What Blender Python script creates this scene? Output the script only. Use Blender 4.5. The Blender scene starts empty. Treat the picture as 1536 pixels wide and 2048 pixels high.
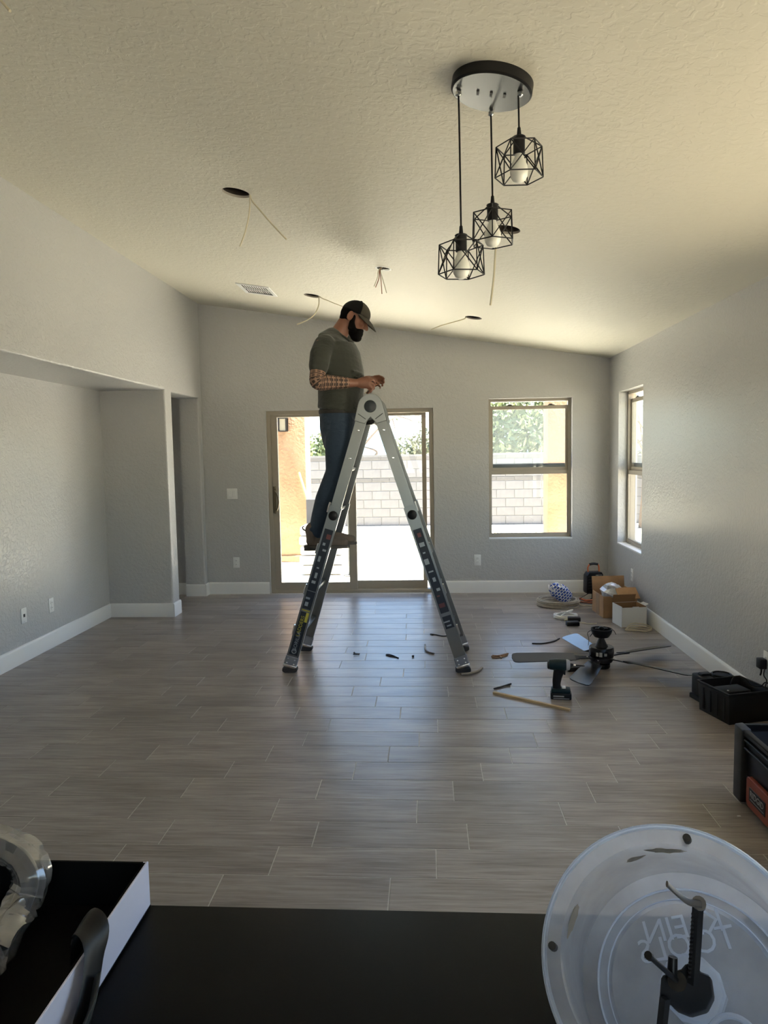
import bpy, bmesh, math, random
from mathutils import Vector, Matrix, Euler
random.seed(7)
scene = bpy.context.scene
COL = scene.collection
V = Vector

# ------------------------------------------------------------------ camera
CAM_F, CAM_YAW, CAM_PITCH, CAM_ROLL, CAM_H = 1437.86, 0.0621, 0.0820, 0.0175, 1.55
_f = V((-math.sin(CAM_YAW)*math.cos(CAM_PITCH), math.cos(CAM_YAW)*math.cos(CAM_PITCH), -math.sin(CAM_PITCH)))
_r = V((math.cos(CAM_YAW), math.sin(CAM_YAW), 0)); _u = _r.cross(_f)
_c, _s = math.cos(CAM_ROLL), math.sin(CAM_ROLL)
CR = _c*_r - _s*_u; CU = _s*_r + _c*_u; CF = _f
CP = V((0, 0, CAM_H))
cam_d = bpy.data.cameras.new('camera'); cam = bpy.data.objects.new('camera', cam_d); COL.objects.link(cam)
cam_d.sensor_fit = 'VERTICAL'; cam_d.sensor_height = 36; cam_d.lens = CAM_F/2048*36
cam_d.clip_start = 0.02; cam_d.clip_end = 3000
m = Matrix((CR, CU, -CF)).transposed().to_4x4(); m.translation = CP
cam.matrix_world = m
scene.camera = cam

def ray(x, y): return CF + CR*((x-768)/CAM_F) + CU*((1024-y)/CAM_F)
def at(x, y, Y): d = ray(x, y); return CP + d*(Y/d.y)            # point on the plane at depth Y
def atx(x, y, X): d = ray(x, y); return CP + d*(X/d.x)
def atz(x, y, z=0.0): d = ray(x, y); return CP + d*((z-CAM_H)/d.z)
def atd(x, y, D): return CP + ray(x, y)*D

# ------------------------------------------------------------------ light
EXPOSURE = 1.9
SKY_STRENGTH = 0.24
SUN_STRENGTH = 16.0
scene.view_settings.view_transform = 'Standard'; scene.view_settings.look = 'None'
scene.view_settings.gamma = 1.0; scene.view_settings.use_curve_mapping = False
scene.view_settings.exposure = EXPOSURE
world = bpy.data.worlds.new('sky'); scene.world = world; world.use_nodes = True
wn = world.node_tree.nodes; wl = world.node_tree.links
sky = wn.new('ShaderNodeTexSky'); sky.sky_type = 'NISHITA'; sky.sun_disc = False
sky.sun_elevation = math.radians(67); sky.sun_rotation = math.radians(120)
sky.air_density = 1.0; sky.dust_density = 0.6; sky.ozone_density = 1.0
wn['Background'].inputs['Strength'].default_value = SKY_STRENGTH
wl.new(sky.outputs[0], wn['Background'].inputs[0])
sun_d = bpy.data.lights.new('sun', 'SUN'); sun_d.energy = SUN_STRENGTH; sun_d.angle = 0.01; sun_d.color = (1, .93, .80)
sun = bpy.data.objects.new('sun', sun_d); COL.objects.link(sun)
# the sun stands high over the right-hand yard; the eaves keep it off the panes
sun.rotation_euler = V((-0.36, -0.05, -1.0)).to_track_quat('-Z', 'Y').to_euler()

# ------------------------------------------------------------------ mesh helpers
class MB:
    def __init__(s): s.v = []; s.f = []
    def add(s, vs, fs):
        o = len(s.v); s.v += [V(p) for p in vs]; s.f += [tuple(i+o for i in q) for q in fs]; return s
    def box(s, c, d, R=None):
        hx, hy, hz = d[0]/2, d[1]/2, d[2]/2
        p = [V((x, y, z)) for x in (-hx, hx) for y in (-hy, hy) for z in (-hz, hz)]
        if R is not None: p = [R @ q for q in p]
        p = [q + V(c) for q in p]
        return s.add(p, [(0,1,3,2),(4,6,7,5),(0,4,5,1),(2,3,7,6),(0,2,6,4),(1,5,7,3)])
    def bb(s, x0, x1, y0, y1, z0, z1):
        return s.box(((x0+x1)/2, (y0+y1)/2, (z0+z1)/2), (abs(x1-x0), abs(y1-y0), abs(z1-z0)))
    def hexa(s, bot, top):   # two quads
        return s.add(list(bot)+list(top), [(3,2,1,0),(4,5,6,7),(0,1,5,4),(1,2,6,5),(2,3,7,6),(3,0,4,7)])
    def prism(s, poly, fn, a, b):     # poly of 2d points, fn(u,v,w)->point, extruded w=a..b
        n = len(poly)
        vs = [fn(u, w, a) for u, w in poly] + [fn(u, w, b) for u, w in poly]
        fs = [tuple(range(n))[::-1], tuple(range(n, 2*n))] + [(i, (i+1) % n, (i+1) % n+n, i+n) for i in range(n)]
        return s.add(vs, fs)
    def rings(s, rs, close=True):
        n = len(rs[0]); vs = [p for r in rs for p in r]; fs = []
        for k in range(len(rs)-1):
            for i in range(n):
                j = (i+1) % n
                fs.append((k*n+i, k*n+j, (k+1)*n+j, (k+1)*n+i))
        if close:
            fs.append(tuple(range(n))[::-1]); fs.append(tuple((len(rs)-1)*n+i for i in range(n)))
        return s.add(vs, fs)
    def cyl(s, p0, p1, r0, r1=None, n=16):
        if r1 is None: r1 = r0
        p0, p1 = V(p0), V(p1); a = (p1-p0).normalized(); u = a.orthogonal().normalized(); w = a.cross(u)
        ring = lambda p, r: [p + (u*math.cos(t)+w*math.sin(t))*r for t in [2*math.pi*i/n for i in range(n)]]
        return s.rings([ring(p0, r0), ring(p1, r1)])
    def lathe(s, prof, c=(0,0,0), axis=(0,0,1), n=24, close=True):
        c = V(c); a = V(axis).normalized(); u = a.orthogonal().normalized(); w = a.cross(u)
        if abs(a.z) > .999: u = V((1,0,0)); w = V((0,1,0))*(1 if a.z > 0 else -1)
        return s.rings([[c + a*h + (u*math.cos(2*math.pi*i/n)+w*math.sin(2*math.pi*i/n))*max(r, 1e-4) for i in range(n)] for r, h in prof], close)
    def tube(s, pts, r, n=8, closed=False, ref=None, cap=True):
        # r: float, list of floats or list of (a,b); ref: direction the first radius follows
        P = [V(p) for p in pts]; N = len(P); rs = []
        u = None
        for i in range(N):
            if closed: t = P[(i+1) % N]-P[i-1]
            else: t = P[min(i+1, N-1)]-P[max(i-1, 0)]
            if t.length < 1e-9: t = V((0,0,1))
            t.normalize()
            if ref is not None:
                u = V(ref) - t*V(ref).dot(t)
            elif u is None: u = t.orthogonal()
            else: u = u - t*u.dot(t)
            if u.length < 1e-6: u = t.orthogonal()
            u.normalize(); w = t.cross(u)
            q = r[i] if isinstance(r, (list, tuple)) else r
            a, b = q if isinstance(q, (list, tuple)) else (q, q)
            rs.append([P[i] + u*math.cos(2*math.pi*k/n)*a + w*math.sin(2*math.pi*k/n)*b for k in range(n)])
        if closed: rs.append(rs[0]); return s.rings(rs, False)
        return s.rings(rs, cap)
    def limb(s, pts, r, n=14, ref=None):   # tube with rounded ends
        P = [V(p) for p in pts]
        g = lambda q: q if isinstance(q, (list, tuple)) else (q, q)
        R = [g(q) for q in r]
        t0 = (P[0]-P[1]).normalized(); t1 = (P[-1]-P[-2]).normalized()
        pre = []; post = []
        for k in (85, 60, 30):
            c_, s_ = math.cos(math.radians(k)), math.sin(math.radians(k))
            pre.append((P[0]+t0*s_*min(R[0]), (R[0][0]*c_, R[0][1]*c_)))
            post.insert(0, (P[-1]+t1*s_*min(R[-1]), (R[-1][0]*c_, R[-1][1]*c_)))
        pts2 = [p for p, _ in pre]+P+[p for p, _ in post]
        rr = [q for _, q in pre]+R+[q for _, q in post]
        return s.tube(pts2, rr, n, ref=ref)
    def ell(s, c, a, b, d, n=20, m=12):     # three half axes as vectors
        c, a, b, d = V(c), V(a), V(b), V(d); rs = []
        for j in range(1, m):
            th = math.pi*j/m
            rs.append([c - d*math.cos(th) + (a*math.cos(2*math.pi*i/n)+b*math.sin(2*math.pi*i/n))*math.sin(th) for i in range(n)])
        o = len(s.v); s.rings(rs, False); k = len(s.v)
        s.v += [c-d, c+d]; last = o+(m-2)*n
        for i in range(n):
            s.f.append((o+(i+1) % n, o+i, k)); s.f.append((last+i, last+(i+1) % n, k+1))
        return s
    def build(s, name, mat, parent=None, smooth=True, bevel=0.0, seg=1, off=None, label=None, M=None, angle=35, bevsel=None):
        vs = s.v
        if M is not None: vs = [M @ p for p in vs]
        if off is not None: vs = [p - V(off) for p in vs]
        me = bpy.data.meshes.new(name); me.from_pydata([tuple(p) for p in vs], [], s.f); me.validate()
        bm = bmesh.new(); bm.from_mesh(me); bmesh.ops.remove_doubles(bm, verts=bm.verts, dist=1e-6)
        bmesh.ops.recalc_face_normals(bm, faces=bm.faces)
        if bevel:
            es = [e for e in bm.edges if len(e.link_faces) == 2 and e.calc_face_angle(0) > math.radians(25) and (bevsel is None or bevsel(e))]
            bmesh.ops.bevel(bm, geom=es, offset=bevel, segments=seg, profile=.5, affect='EDGES', clamp_overlap=True)
        bm.to_mesh(me); bm.free()
        if smooth: me.shade_smooth(); me.set_sharp_from_angle(angle=math.radians(angle))
        me.materials.append(mat)
        o = bpy.data.objects.new(name, me); COL.objects.link(o)
        if parent: o.parent = parent
        if label: o['label'] = label
        return o

def arc(c, r, a0, a1, n, u=(1,0,0), w=(0,1,0)):
    c, u, w = V(c), V(u), V(w)
    return [c + u*r*math.cos(a0+(a1-a0)*i/(n-1)) + w*r*math.sin(a0+(a1-a0)*i/(n-1)) for i in range(n)]
def bez(pts, n=24):     # catmull-rom through points
    P = [V(p) for p in pts]; P = [P[0]*2-P[1]]+P+[P[-1]*2-P[-2]]; out = []
    k = len(P)-3
    for i in range(n):
        t = i/(n-1)*k; j = min(int(t), k-1); t -= j
        a, b, c, d = P[j], P[j+1], P[j+2], P[j+3]
        out.append(.5*((2*b)+(c-a)*t+(2*a-5*b+4*c-d)*t*t+(3*b-a-3*c+d)*t**3))
    return out
def tag(o, label=None, cat=None, group=None, kind=None):
    if label: o['label'] = label
    if cat: o['category'] = cat
    if group: o['group'] = group
    if kind: o['kind'] = kind
    return o
def thing(name, label, cat, loc=(0,0,0), rotz=0.0, group=None):
    o = bpy.data.objects.new(name, None); COL.objects.link(o); o.empty_display_size = .05
    o.location = loc; o.rotation_euler = (0, 0, rotz)
    return tag(o, label, cat, group)
def structure(o): o['kind'] = 'structure'; return o
def text_part(name, s, size, mat, parent, M, extrude=.0006, align='CENTER', label=None):
    cu = bpy.data.curves.new(name, 'FONT'); cu.body = s; cu.size = size; cu.extrude = extrude
    cu.align_x = align; cu.align_y = 'CENTER'; cu.resolution_u = 3
    t = bpy.data.objects.new(name, cu); COL.objects.link(t)
    dg = bpy.context.evaluated_depsgraph_get(); me = bpy.data.meshes.new_from_object(t.evaluated_get(dg))
    bpy.data.objects.remove(t); bpy.data.curves.remove(cu)
    me.transform(M); me.materials.clear(); me.materials.append(mat)
    o = bpy.data.objects.new(name, me); COL.objects.link(o)
    if parent: o.parent = parent
    if label: o['label'] = label
    return o
def frame(o, x, y):     # matrix with columns x, y, x cross y and origin o
    x = V(x).normalized(); y = (V(y)-x*V(y).dot(x)).normalized(); z = x.cross(y)
    M = Matrix((x, y, z)).transposed().to_4x4(); M.translation = V(o); return M
def remeshed(mb, name, mat, parent, voxel, smooth=4, off=None, factor=.5):
    o = mb.build(name, mat, parent, smooth=False, off=off)
    a = o.modifiers.new('r', 'REMESH'); a.mode = 'VOXEL'; a.voxel_size = voxel; a.use_smooth_shade = True
    b = o.modifiers.new('s', 'SMOOTH'); b.factor = factor; b.iterations = smooth
    dg = bpy.context.evaluated_depsgraph_get(); me = bpy.data.meshes.new_from_object(o.evaluated_get(dg))
    o.modifiers.clear(); o.data = me
    if not me.materials: me.materials.append(mat)
    me.shade_smooth()
    return o

# ------------------------------------------------------------------ materials
def lin(r, g, b):
    f = lambda c: (c/255/12.92) if c/255 <= .04045 else ((c/255+.055)/1.055)**2.4
    return (f(r), f(g), f(b), 1)
MATS = {}
def mat(name, col, rough=.5, metal=0.0, spec=.5, var=0.0, vscale=6.0, bump=0.0, bscale=60.0, bdist=.002, stretch=(1,1,1), bdetail=3, alpha=1.0, trans=0.0, col2=None, coat=0.0, sheen=0.0, wear=0.0):
    m = bpy.data.materials.new(name); m.use_nodes = True; n = m.node_tree.nodes; l = m.node_tree.links
    b = n['Principled BSDF']
    b.inputs['Base Color'].default_value = col; b.inputs['Roughness'].default_value = rough
    b.inputs['Metallic'].default_value = metal; b.inputs['Specular IOR Level'].default_value = spec
    b.inputs['Coat Weight'].default_value = coat; b.inputs['Transmission Weight'].default_value = trans
    b.inputs['Sheen Weight'].default_value = sheen
    b.inputs['Alpha'].default_value = alpha
    tc = n.new('ShaderNodeTexCoord'); mp = n.new('ShaderNodeMapping'); mp.inputs['Scale'].default_value = stretch
    l.new(tc.outputs['Object'], mp.inputs['Vector'])
    if var or col2:
        t = n.new('ShaderNodeTexNoise'); t.inputs['Scale'].default_value = vscale; t.inputs['Detail'].default_value = 4
        l.new(mp.outputs[0], t.inputs['Vector'])
        rp = n.new('ShaderNodeMapRange'); rp.inputs['From Min'].default_value = .3; rp.inputs['From Max'].default_value = .7
        l.new(t.outputs['Fac'], rp.inputs['Value'])
        mx = n.new('ShaderNodeMix'); mx.data_type = 'RGBA'
        c2 = col2 if col2 else tuple(c*(1-var) for c in col[:3])+(1,)
        mx.inputs['A'].default_value = col; mx.inputs['B'].default_value = c2
        l.new(rp.outputs[0], mx.inputs['Factor']); l.new(mx.outputs['Result'], b.inputs['Base Color'])
    if wear:
        rr = n.new('ShaderNodeMapRange'); rr.inputs['To Min'].default_value = rough-wear; rr.inputs['To Max'].default_value = rough+wear
        t2 = n.new('ShaderNodeTexNoise'); t2.inputs['Scale'].default_value = vscale*2; l.new(mp.outputs[0], t2.inputs['Vector'])
        l.new(t2.outputs['Fac'], rr.inputs['Value']); l.new(rr.outputs[0], b.inputs['Roughness'])
    if bump:
        t = n.new('ShaderNodeTexNoise'); t.inputs['Scale'].default_value = bscale; t.inputs['Detail'].default_value = bdetail
        l.new(mp.outputs[0], t.inputs['Vector'])
        bp = n.new('ShaderNodeBump'); bp.inputs['Strength'].default_value = bump; bp.inputs['Distance'].default_value = bdist
        l.new(t.outputs['Fac'], bp.inputs['Height']); l.new(bp.outputs[0], b.inputs['Normal'])
    MATS[name] = m
    return m

def glass_mat(name, tint=(.97, .985, .98, 1), refl=1.0, haze=0.0):
    m = bpy.data.materials.new(name); m.use_nodes = True; n = m.node_tree.nodes; l = m.node_tree.links; n.clear()
    o = n.new('ShaderNodeOutputMaterial'); t = n.new('ShaderNodeBsdfTransparent'); t.inputs[0].default_value = tint
    g = n.new('ShaderNodeBsdfGlossy'); g.inputs['Roughness'].default_value = .01
    # Schlick reflectance from the facing angle, the same on both faces of the pane
    fr = n.new('ShaderNodeLayerWeight'); fr.inputs[0].default_value = .5
    pw = n.new('ShaderNodeMath'); pw.operation = 'POWER'; pw.inputs[1].default_value = 5; l.new(fr.outputs['Facing'], pw.inputs[0])
    mu = n.new('ShaderNodeMath'); mu.operation = 'MULTIPLY_ADD'; mu.inputs[1].default_value = .9*refl; mu.inputs[2].default_value = .035*refl; l.new(pw.outputs[0], mu.inputs[0])
    mx = n.new('ShaderNodeMixShader'); l.new(mu.outputs[0], mx.inputs[0]); l.new(g.outputs[0], mx.inputs[2])
    if haze:      # pale veil mixed into the glass for the hazy reflection on its screen
        ts = n.new('ShaderNodeBsdfTranslucent'); ts.inputs[0].default_value = (.55, .60, .60, 1); hz = n.new('ShaderNodeMixShader'); hz.inputs[0].default_value = haze
        l.new(t.outputs[0], hz.inputs[1]); l.new(ts.outputs[0], hz.inputs[2]); l.new(hz.outputs[0], mx.inputs[1])
    else: l.new(t.outputs[0], mx.inputs[1])
    l.new(mx.outputs[0], o.inputs['Surface']); return m

def paint(name, col, rough, bump, bdist, scale=38.0):
    # painted knock-down plaster: flattened blobs and fine orange peel
    m = bpy.data.materials.new(name); m.use_nodes = True; n = m.node_tree.nodes; l = m.node_tree.links
    b = n['Principled BSDF']; b.inputs['Base Color'].default_value = col; b.inputs['Roughness'].default_value = rough
    tc = n.new('ShaderNodeTexCoord')
    t = n.new('ShaderNodeTexNoise'); t.inputs['Scale'].default_value = scale; t.inputs['Detail'].default_value = 2.5; t.inputs['Distortion'].default_value = .6
    l.new(tc.outputs['Object'], t.inputs['Vector'])
    r = n.new('ShaderNodeMapRange'); r.interpolation_type = 'SMOOTHSTEP'
    r.inputs['From Min'].default_value = .42; r.inputs['From Max'].default_value = .58; l.new(t.outputs['Fac'], r.inputs['Value'])
    t2 = n.new('ShaderNodeTexNoise'); t2.inputs['Scale'].default_value = scale*4; l.new(tc.outputs['Object'], t2.inputs['Vector'])
    ad = n.new('ShaderNodeMath'); ad.operation = 'MULTIPLY_ADD'; ad.inputs[1].default_value = .25; l.new(t2.outputs['Fac'], ad.inputs[0]); l.new(r.outputs[0], ad.inputs[2])
    bp = n.new('ShaderNodeBump'); bp.inputs['Strength'].default_value = bump; bp.inputs['Distance'].default_value = bdist
    l.new(ad.outputs[0], bp.inputs['Height']); l.new(bp.outputs[0], b.inputs['Normal'])
    return m

M_wall = paint('wall_paint', (.50, .495, .485, 1), .33, .45, .0026)
M_ceil = paint('ceiling_paint', (.70, .665, .56, 1), .6, .45, .0022, 30)
M_trim = mat('white_trim', (.78, .78, .77, 1), .35)
M_vinyl = mat('tan_window_vinyl', lin(160, 151, 136), .45)
M_vinyl_d = mat('dark_window_track', lin(62, 62, 58), .5)
M_glass = glass_mat('window_glass')
M_hazed = glass_mat('hazed_glass', (.92, .95, .94, 1), haze=.07)
M_black = mat('black_plastic', (.007, .007, .008, 1), .45, spec=.28, bump=.15, bscale=300, bdist=.0005)
M_blackm = mat('black_metal', (.006, .006, .0065, 1), .36, spec=.28)
M_blackg = mat('black_gloss', (.006, .006, .007, 1), .22, spec=.35)
M_white = mat('white_plastic', (.80, .80, .78, 1), .35)
M_alu = mat('brushed_aluminium', (.27, .285, .29, 1), .34, metal=1.0, bump=.12, bscale=90, bdist=.0006, stretch=(1, 1, .05), wear=.08)
M_chrome = mat('bright_steel', (.82, .83, .84, 1), .16, metal=1.0)
M_rubber = mat('black_rubber', (.02, .02, .02, 1), .75)

def tile_mat():
    m = bpy.data.materials.new('wood_look_tile'); m.use_nodes = True; n = m.node_tree.nodes; l = m.node_tree.links
    b = n['Principled BSDF']
    tc = n.new('ShaderNodeTexCoord'); oi = n.new('ShaderNodeObjectInfo')
    mul = n.new('ShaderNodeVectorMath'); mul.operation = 'SCALE'; mul.inputs['Scale'].default_value = 37.0
    cmb = n.new('ShaderNodeCombineXYZ'); [l.new(oi.outputs['Random'], cmb.inputs[i]) for i in range(3)]
    l.new(cmb.outputs[0], mul.inputs[0])
    add = n.new('ShaderNodeVectorMath'); add.operation = 'ADD'; l.new(tc.outputs['Object'], add.inputs[0]); l.new(mul.outputs[0], add.inputs[1])
    mp = n.new('ShaderNodeMapping'); mp.inputs['Scale'].default_value = (2.6, 42, 1); l.new(add.outputs[0], mp.inputs['Vector'])
    g = n.new('ShaderNodeTexNoise'); g.inputs['Scale'].default_value = 1.6; g.inputs['Detail'].default_value = 7; g.inputs['Roughness'].default_value = .62; g.inputs['Distortion'].default_value = .5
    l.new(mp.outputs[0], g.inputs['Vector'])
    mp2 = n.new('ShaderNodeMapping'); mp2.inputs['Scale'].default_value = (1.5, 5, 1); l.new(add.outputs[0], mp2.inputs['Vector'])
    g2 = n.new('ShaderNodeTexNoise'); g2.inputs['Scale'].default_value = 1.3; g2.inputs['Detail'].default_value = 3; l.new(mp2.outputs[0], g2.inputs['Vector'])
    cr = n.new('ShaderNodeValToRGB'); e = cr.color_ramp.elements
    e[0].position = .36; e[0].color = (.150, .127, .110, 1); e[1].position = .66; e[1].color = (.345, .308, .275, 1)
    mid = cr.color_ramp.elements.new(.5); mid.color = (.240, .208, .184, 1)
    mxv = n.new('ShaderNodeMath'); mxv.operation = 'MULTIPLY_ADD'; mxv.inputs[1].default_value = .40
    l.new(g2.outputs['Fac'], mxv.inputs[0])
    sc = n.new('ShaderNodeMath'); sc.operation = 'MULTIPLY'; sc.inputs[1].default_value = .62; l.new(g.outputs['Fac'], sc.inputs[0]); l.new(sc.outputs[0], mxv.inputs[2])
    l.new(mxv.outputs[0], cr.inputs[0])
    hv = n.new('ShaderNodeHueSaturation'); vr = n.new('ShaderNodeMapRange'); vr.inputs['To Min'].default_value = .88; vr.inputs['To Max'].default_value = 1.12
    l.new(oi.outputs['Random'], vr.inputs['Value']); l.new(vr.outputs[0], hv.inputs['Value']); l.new(cr.outputs[0], hv.inputs['Color'])
    l.new(hv.outputs[0], b.inputs['Base Color'])
    rr = n.new('ShaderNodeMapRange'); rr.inputs['To Min'].default_value = .22; rr.inputs['To Max'].default_value = .42; l.new(g.outputs['Fac'], rr.inputs['Value']); l.new(rr.outputs[0], b.inputs['Roughness'])
    b.inputs['Specular IOR Level'].default_value = .55
    bp = n.new('ShaderNodeBump'); bp.inputs['Strength'].default_value = .5; bp.inputs['Distance'].default_value = .0012
    l.new(g.outputs['Fac'], bp.inputs['Height']); l.new(bp.outputs[0], b.inputs['Normal'])
    return m
M_tile = tile_mat()
M_grout = mat('grout', (.56, .53, .48, 1), .85, var=.25, vscale=30)

# ------------------------------------------------------------------ room shell
XR, XL, XA = 1.939, -2.4816, -3.1135
YB, YE, YP, YO = 7.862, 6.742, 6.925, 7.75        # back wall, alcove end, far side of pillar, far jamb of the opening
ZS, ZO, YREAR = 2.183, 2.173, -3.4
def zc(x): return 2.51 + .1573*(XR-x)
CN = V((-.1573, 0, -1)).normalized()               # ceiling normal, into the room

# floor slab and tiles
fl = structure(MB().bb(-4.4, XR+.2, YREAR-.2, YB+.2, -.12, -.0013).build('floor', M_grout, smooth=False))
tag(fl, 'grey-brown wood-look tile floor with pale grout lines')
TW, TD, G = .622, .1965, .0042
offs = [.467, .013, .143, .556, .098, .243, .401, .556, .037, .44, .28, .112]
rng = random.Random(3)
o_ = .112
while len(offs) < 40:
    o_ = (o_ + rng.choice((-.16, .17, -.17, .31, .15))) % TW; offs.append(o_)
def tile_mesh(w, d):
    c = .0009; x, y = w/2, d/2
    vs = [(-x,-y,-.0013),(x,-y,-.0013),(x,y,-.0013),(-x,y,-.0013),(-x,-y,-c*.7),(x,-y,-c*.7),(x,y,-c*.7),(-x,y,-c*.7),(-x+c,-y+c,0),(x-c,-y+c,0),(x-c,y-c,0),(-x+c,y-c,0)]
    fs = [(8,9,10,11)]+[(i,(i+1)%4,(i+1)%4+4,i+4) for i in range(4)]+[(i+4,(i+1)%4+4,(i+1)%4+8,i+8) for i in range(4)]
    me = bpy.data.meshes.new('tile'); me.from_pydata(vs, [], fs); me.materials.append(M_tile); return me
TILE_CACHE = {}
def put_tile(x0, x1, y0, y1):
    k = (round(x1-x0, 3), round(y1-y0, 3))
    if k not in TILE_CACHE: TILE_CACHE[k] = tile_mesh(x1-x0, y1-y0)
    t = bpy.data.objects.new('tile', TILE_CACHE[k]); COL.objects.link(t); t.parent = fl
    t.location = ((x0+x1)/2, (y0+y1)/2, 0)
Y0 = 2.51
spans = []
for k in range(-4, 28):
    ya, yb = Y0+(k-1)*TD, Y0+k*TD
    if ya > YB-.02: break
    xl = XA if ya < YE else (-4.1 if ya > YP-.05 else XL)
    if ya < YE < yb: xl = XA
    o = offs[k] if k >= 0 else offs[(k*5) % 12]
    x = o - 9*TW
    while x < XR:
        a, b = max(x+G/2, xl+.002), min(x+TW-G/2, XR-.002)
        if b-a > .02:
            y1 = min(yb-G/2, YB-.002)
            # skip what lies wholly under the pillar
            spans.append((a, b, ya+G/2, y1))
        x += TW
def seen(s):    # how near the tile is to the camera and whether the frame can show it
    c = V(((s[0]+s[1])/2, (s[2]+s[3])/2, 0)); d = c-CP
    px = 768+CAM_F*d.dot(CR)/d.dot(CF)
    return -200 < px < 1736
vis = sorted([s for s in spans if seen(s) and s[2] > 1.6], key=lambda s: s[2])
rest = [s for s in spans if s not in vis]+vis[300:]
for s in vis[:300]: put_tile(*s)
tm = MB()
for a, b, c, d in rest:
    q = .0013
    tm.add([(a,c,-.0013),(b,c,-.0013),(b,d,-.0013),(a,d,-.0013),(a+q,c+q,0),(b-q,c+q,0),(b-q,d-q,0),(a+q,d-q,0)], [(4,5,6,7),(0,1,5,4),(1,2,6,5),(2,3,7,6),(3,0,4,7)])
for k in range(-28, -4):     # kitchen side behind the camera
    ya = Y0+(k-1)*TD
    if ya < YREAR: continue
    for i in range(-5, 4):
        a = max(i*TW+offs[k % 12], XL); b = min(a+TW-G, XR)
        if b-a > .05: tm.add([(a,ya,-.001),(b,ya,-.001),(b,ya+TD-G,-.001),(a,ya+TD-G,-.001)], [(0,1,2,3)])
tt = tm.build('tile_field', M_tile, fl, smooth=False); tt['kind'] = 'stuff'

WT = .19
# back wall with door and window openings
DX0, DX1, DZ = -1.775, .062, 2.03
WX0, WX1, WZ0, WZ1 = .659, 1.552, .600, 2.110
wb = MB()
fy = lambda u, w, t: (u, t, w)
def slab(x0, x1, z0, top=None):
    poly = [(x0, z0), (x1, z0), (x1, zc(x1)+.1 if top is None else top), (x0, zc(x0)+.1 if top is None else top)]
    wb.prism(poly, fy, YB, YB+WT)
slab(-4.3, DX0, -.05); slab(DX0, DX1, DZ); slab(DX1, WX0, -.05); slab(WX0, WX1, -.05, WZ0); slab(WX0, WX1, WZ1); slab(WX1, XR+WT, -.05)
structure(wb.build('wall_back', M_wall, smooth=False))
# right wall
RY0, RY1, RZ0, RZ1 = 6.66, 7.49, .590, 2.125
UNSEEN_WINDOW = (1.1, 3.6)                             # wide window out of view, inferred from the light, sized to brighten the room
wr = MB()
def rs(y0, y1, z0, z1): wr.bb(XR, XR+WT, y0, y1, z0, z1)
ys = [YREAR]
ys += list(UNSEEN_WINDOW)
ys += [RY0, RY1, YB]
ztop = 2.62
for i in range(len(ys)-1):
    if i % 2 == 0: rs(ys[i], ys[i+1], -.05, ztop)
    else:
        z0, z1 = (RZ0, RZ1) if ys[i] > 5 else (.59, 2.12)
        rs(ys[i], ys[i+1], -.05, z0); rs(ys[i], ys[i+1], z1, ztop)
structure(wr.build('wall_right', M_wall, smooth=False))
# left wall: header above alcove and opening, pillar, stub, alcove back wall
wlft = MB()
BN = .02
def lft(y0, y1, z0, z1, x0=XL-.14, x1=XL): wlft.bb(x0, x1, y0, y1, z0, z1)
zl = zc(XL)+.1
poly = [(YREAR, ZS), (YE, ZS), (YE, -.05), (YP, -.05), (YP, ZO), (YO, ZO), (YO, -.05), (YB, -.05), (YB, zl), (YREAR, zl)]
wlft.prism(poly, lambda u, w, t: (t, u, w), XL-.215, XL)      # header, pillar, lintel and stub in one face
lft(YREAR, YE, ZS, zl, XA-.15, XL-.215)              # soffit over the alcove
lft(YE, YP, -.05, zl, XA-.15, XL-.215)               # body of the pillar
lft(YREAR, YE, -.05, ZS, XA-.15, XA)                 # alcove back wall
wlo = structure(wlft.build('wall_left', M_wall, smooth=True, bevel=.02, seg=4, bevsel=lambda e: all(abs(v.co.x-XL) < 1e-4 for v in e.verts)))
# hall beyond the opening
hl = MB(); hl.bb(-4.3, -4.15, YP-.1, YB, -.05, 2.6); hl.bb(-4.3, XL-.2, YP-.1, YB, 2.44, 2.6); hl.bb(-4.3, XA-.1, YP-.15, YP, -.05, 2.6)
structure(hl.build('wall_hall', M_wall, smooth=False))
# rear wall with an unseen opening added to brighten the room
wre = MB(); wre.bb(XA-.15, -.7, YREAR-.2, YREAR, -.05, 3.5); wre.bb(-.7, 1.5, YREAR-.2, YREAR, 2.15, 3.5); wre.bb(-.7, 1.5, YREAR-.2, YREAR, -.05, 1.0); wre.bb(1.5, XR+WT, YREAR-.2, YREAR, -.05, 3.5)
structure(wre.build('wall_rear', M_wall, smooth=False))

# ceiling with cut-out holes
holes = {'a': (-1.025, 3.993, .077), 'b': (-1.025, 6.585, .077), 'c': (.425, 6.63, .075), 'd': (.44, 4.05, .075), 'e': (-1.46, 2.30, .077), 'box': (-.30, 5.25, .052)}
VENT = (-1.69, -1.385, 6.44, 6.82)
bm = bmesh.new()
def loop(pts):
    vs = [bm.verts.new((x, y, zc(x))) for x, y in pts]
    return [bm.edges.new((vs[i], vs[(i+1) % len(vs)])) for i in range(len(vs))]
es = loop([(XA-.2, YREAR-.2), (XR+.05, YREAR-.2), (XR+.05, YB+.05), (XA-.2, YB+.05)])
for k, (x, y, r) in holes.items():
    es += loop([(x+r*math.cos(2*math.pi*i/32), y+r*math.sin(2*math.pi*i/32)) for i in range(32)])
es += loop([(VENT[0]+.03, VENT[2]+.03), (VENT[1]-.03, VENT[2]+.03), (VENT[1]-.03, VENT[3]-.03), (VENT[0]+.03, VENT[3]-.03)])
bmesh.ops.triangle_fill(bm, use_beauty=True, edges=es, normal=tuple(CN))
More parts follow.
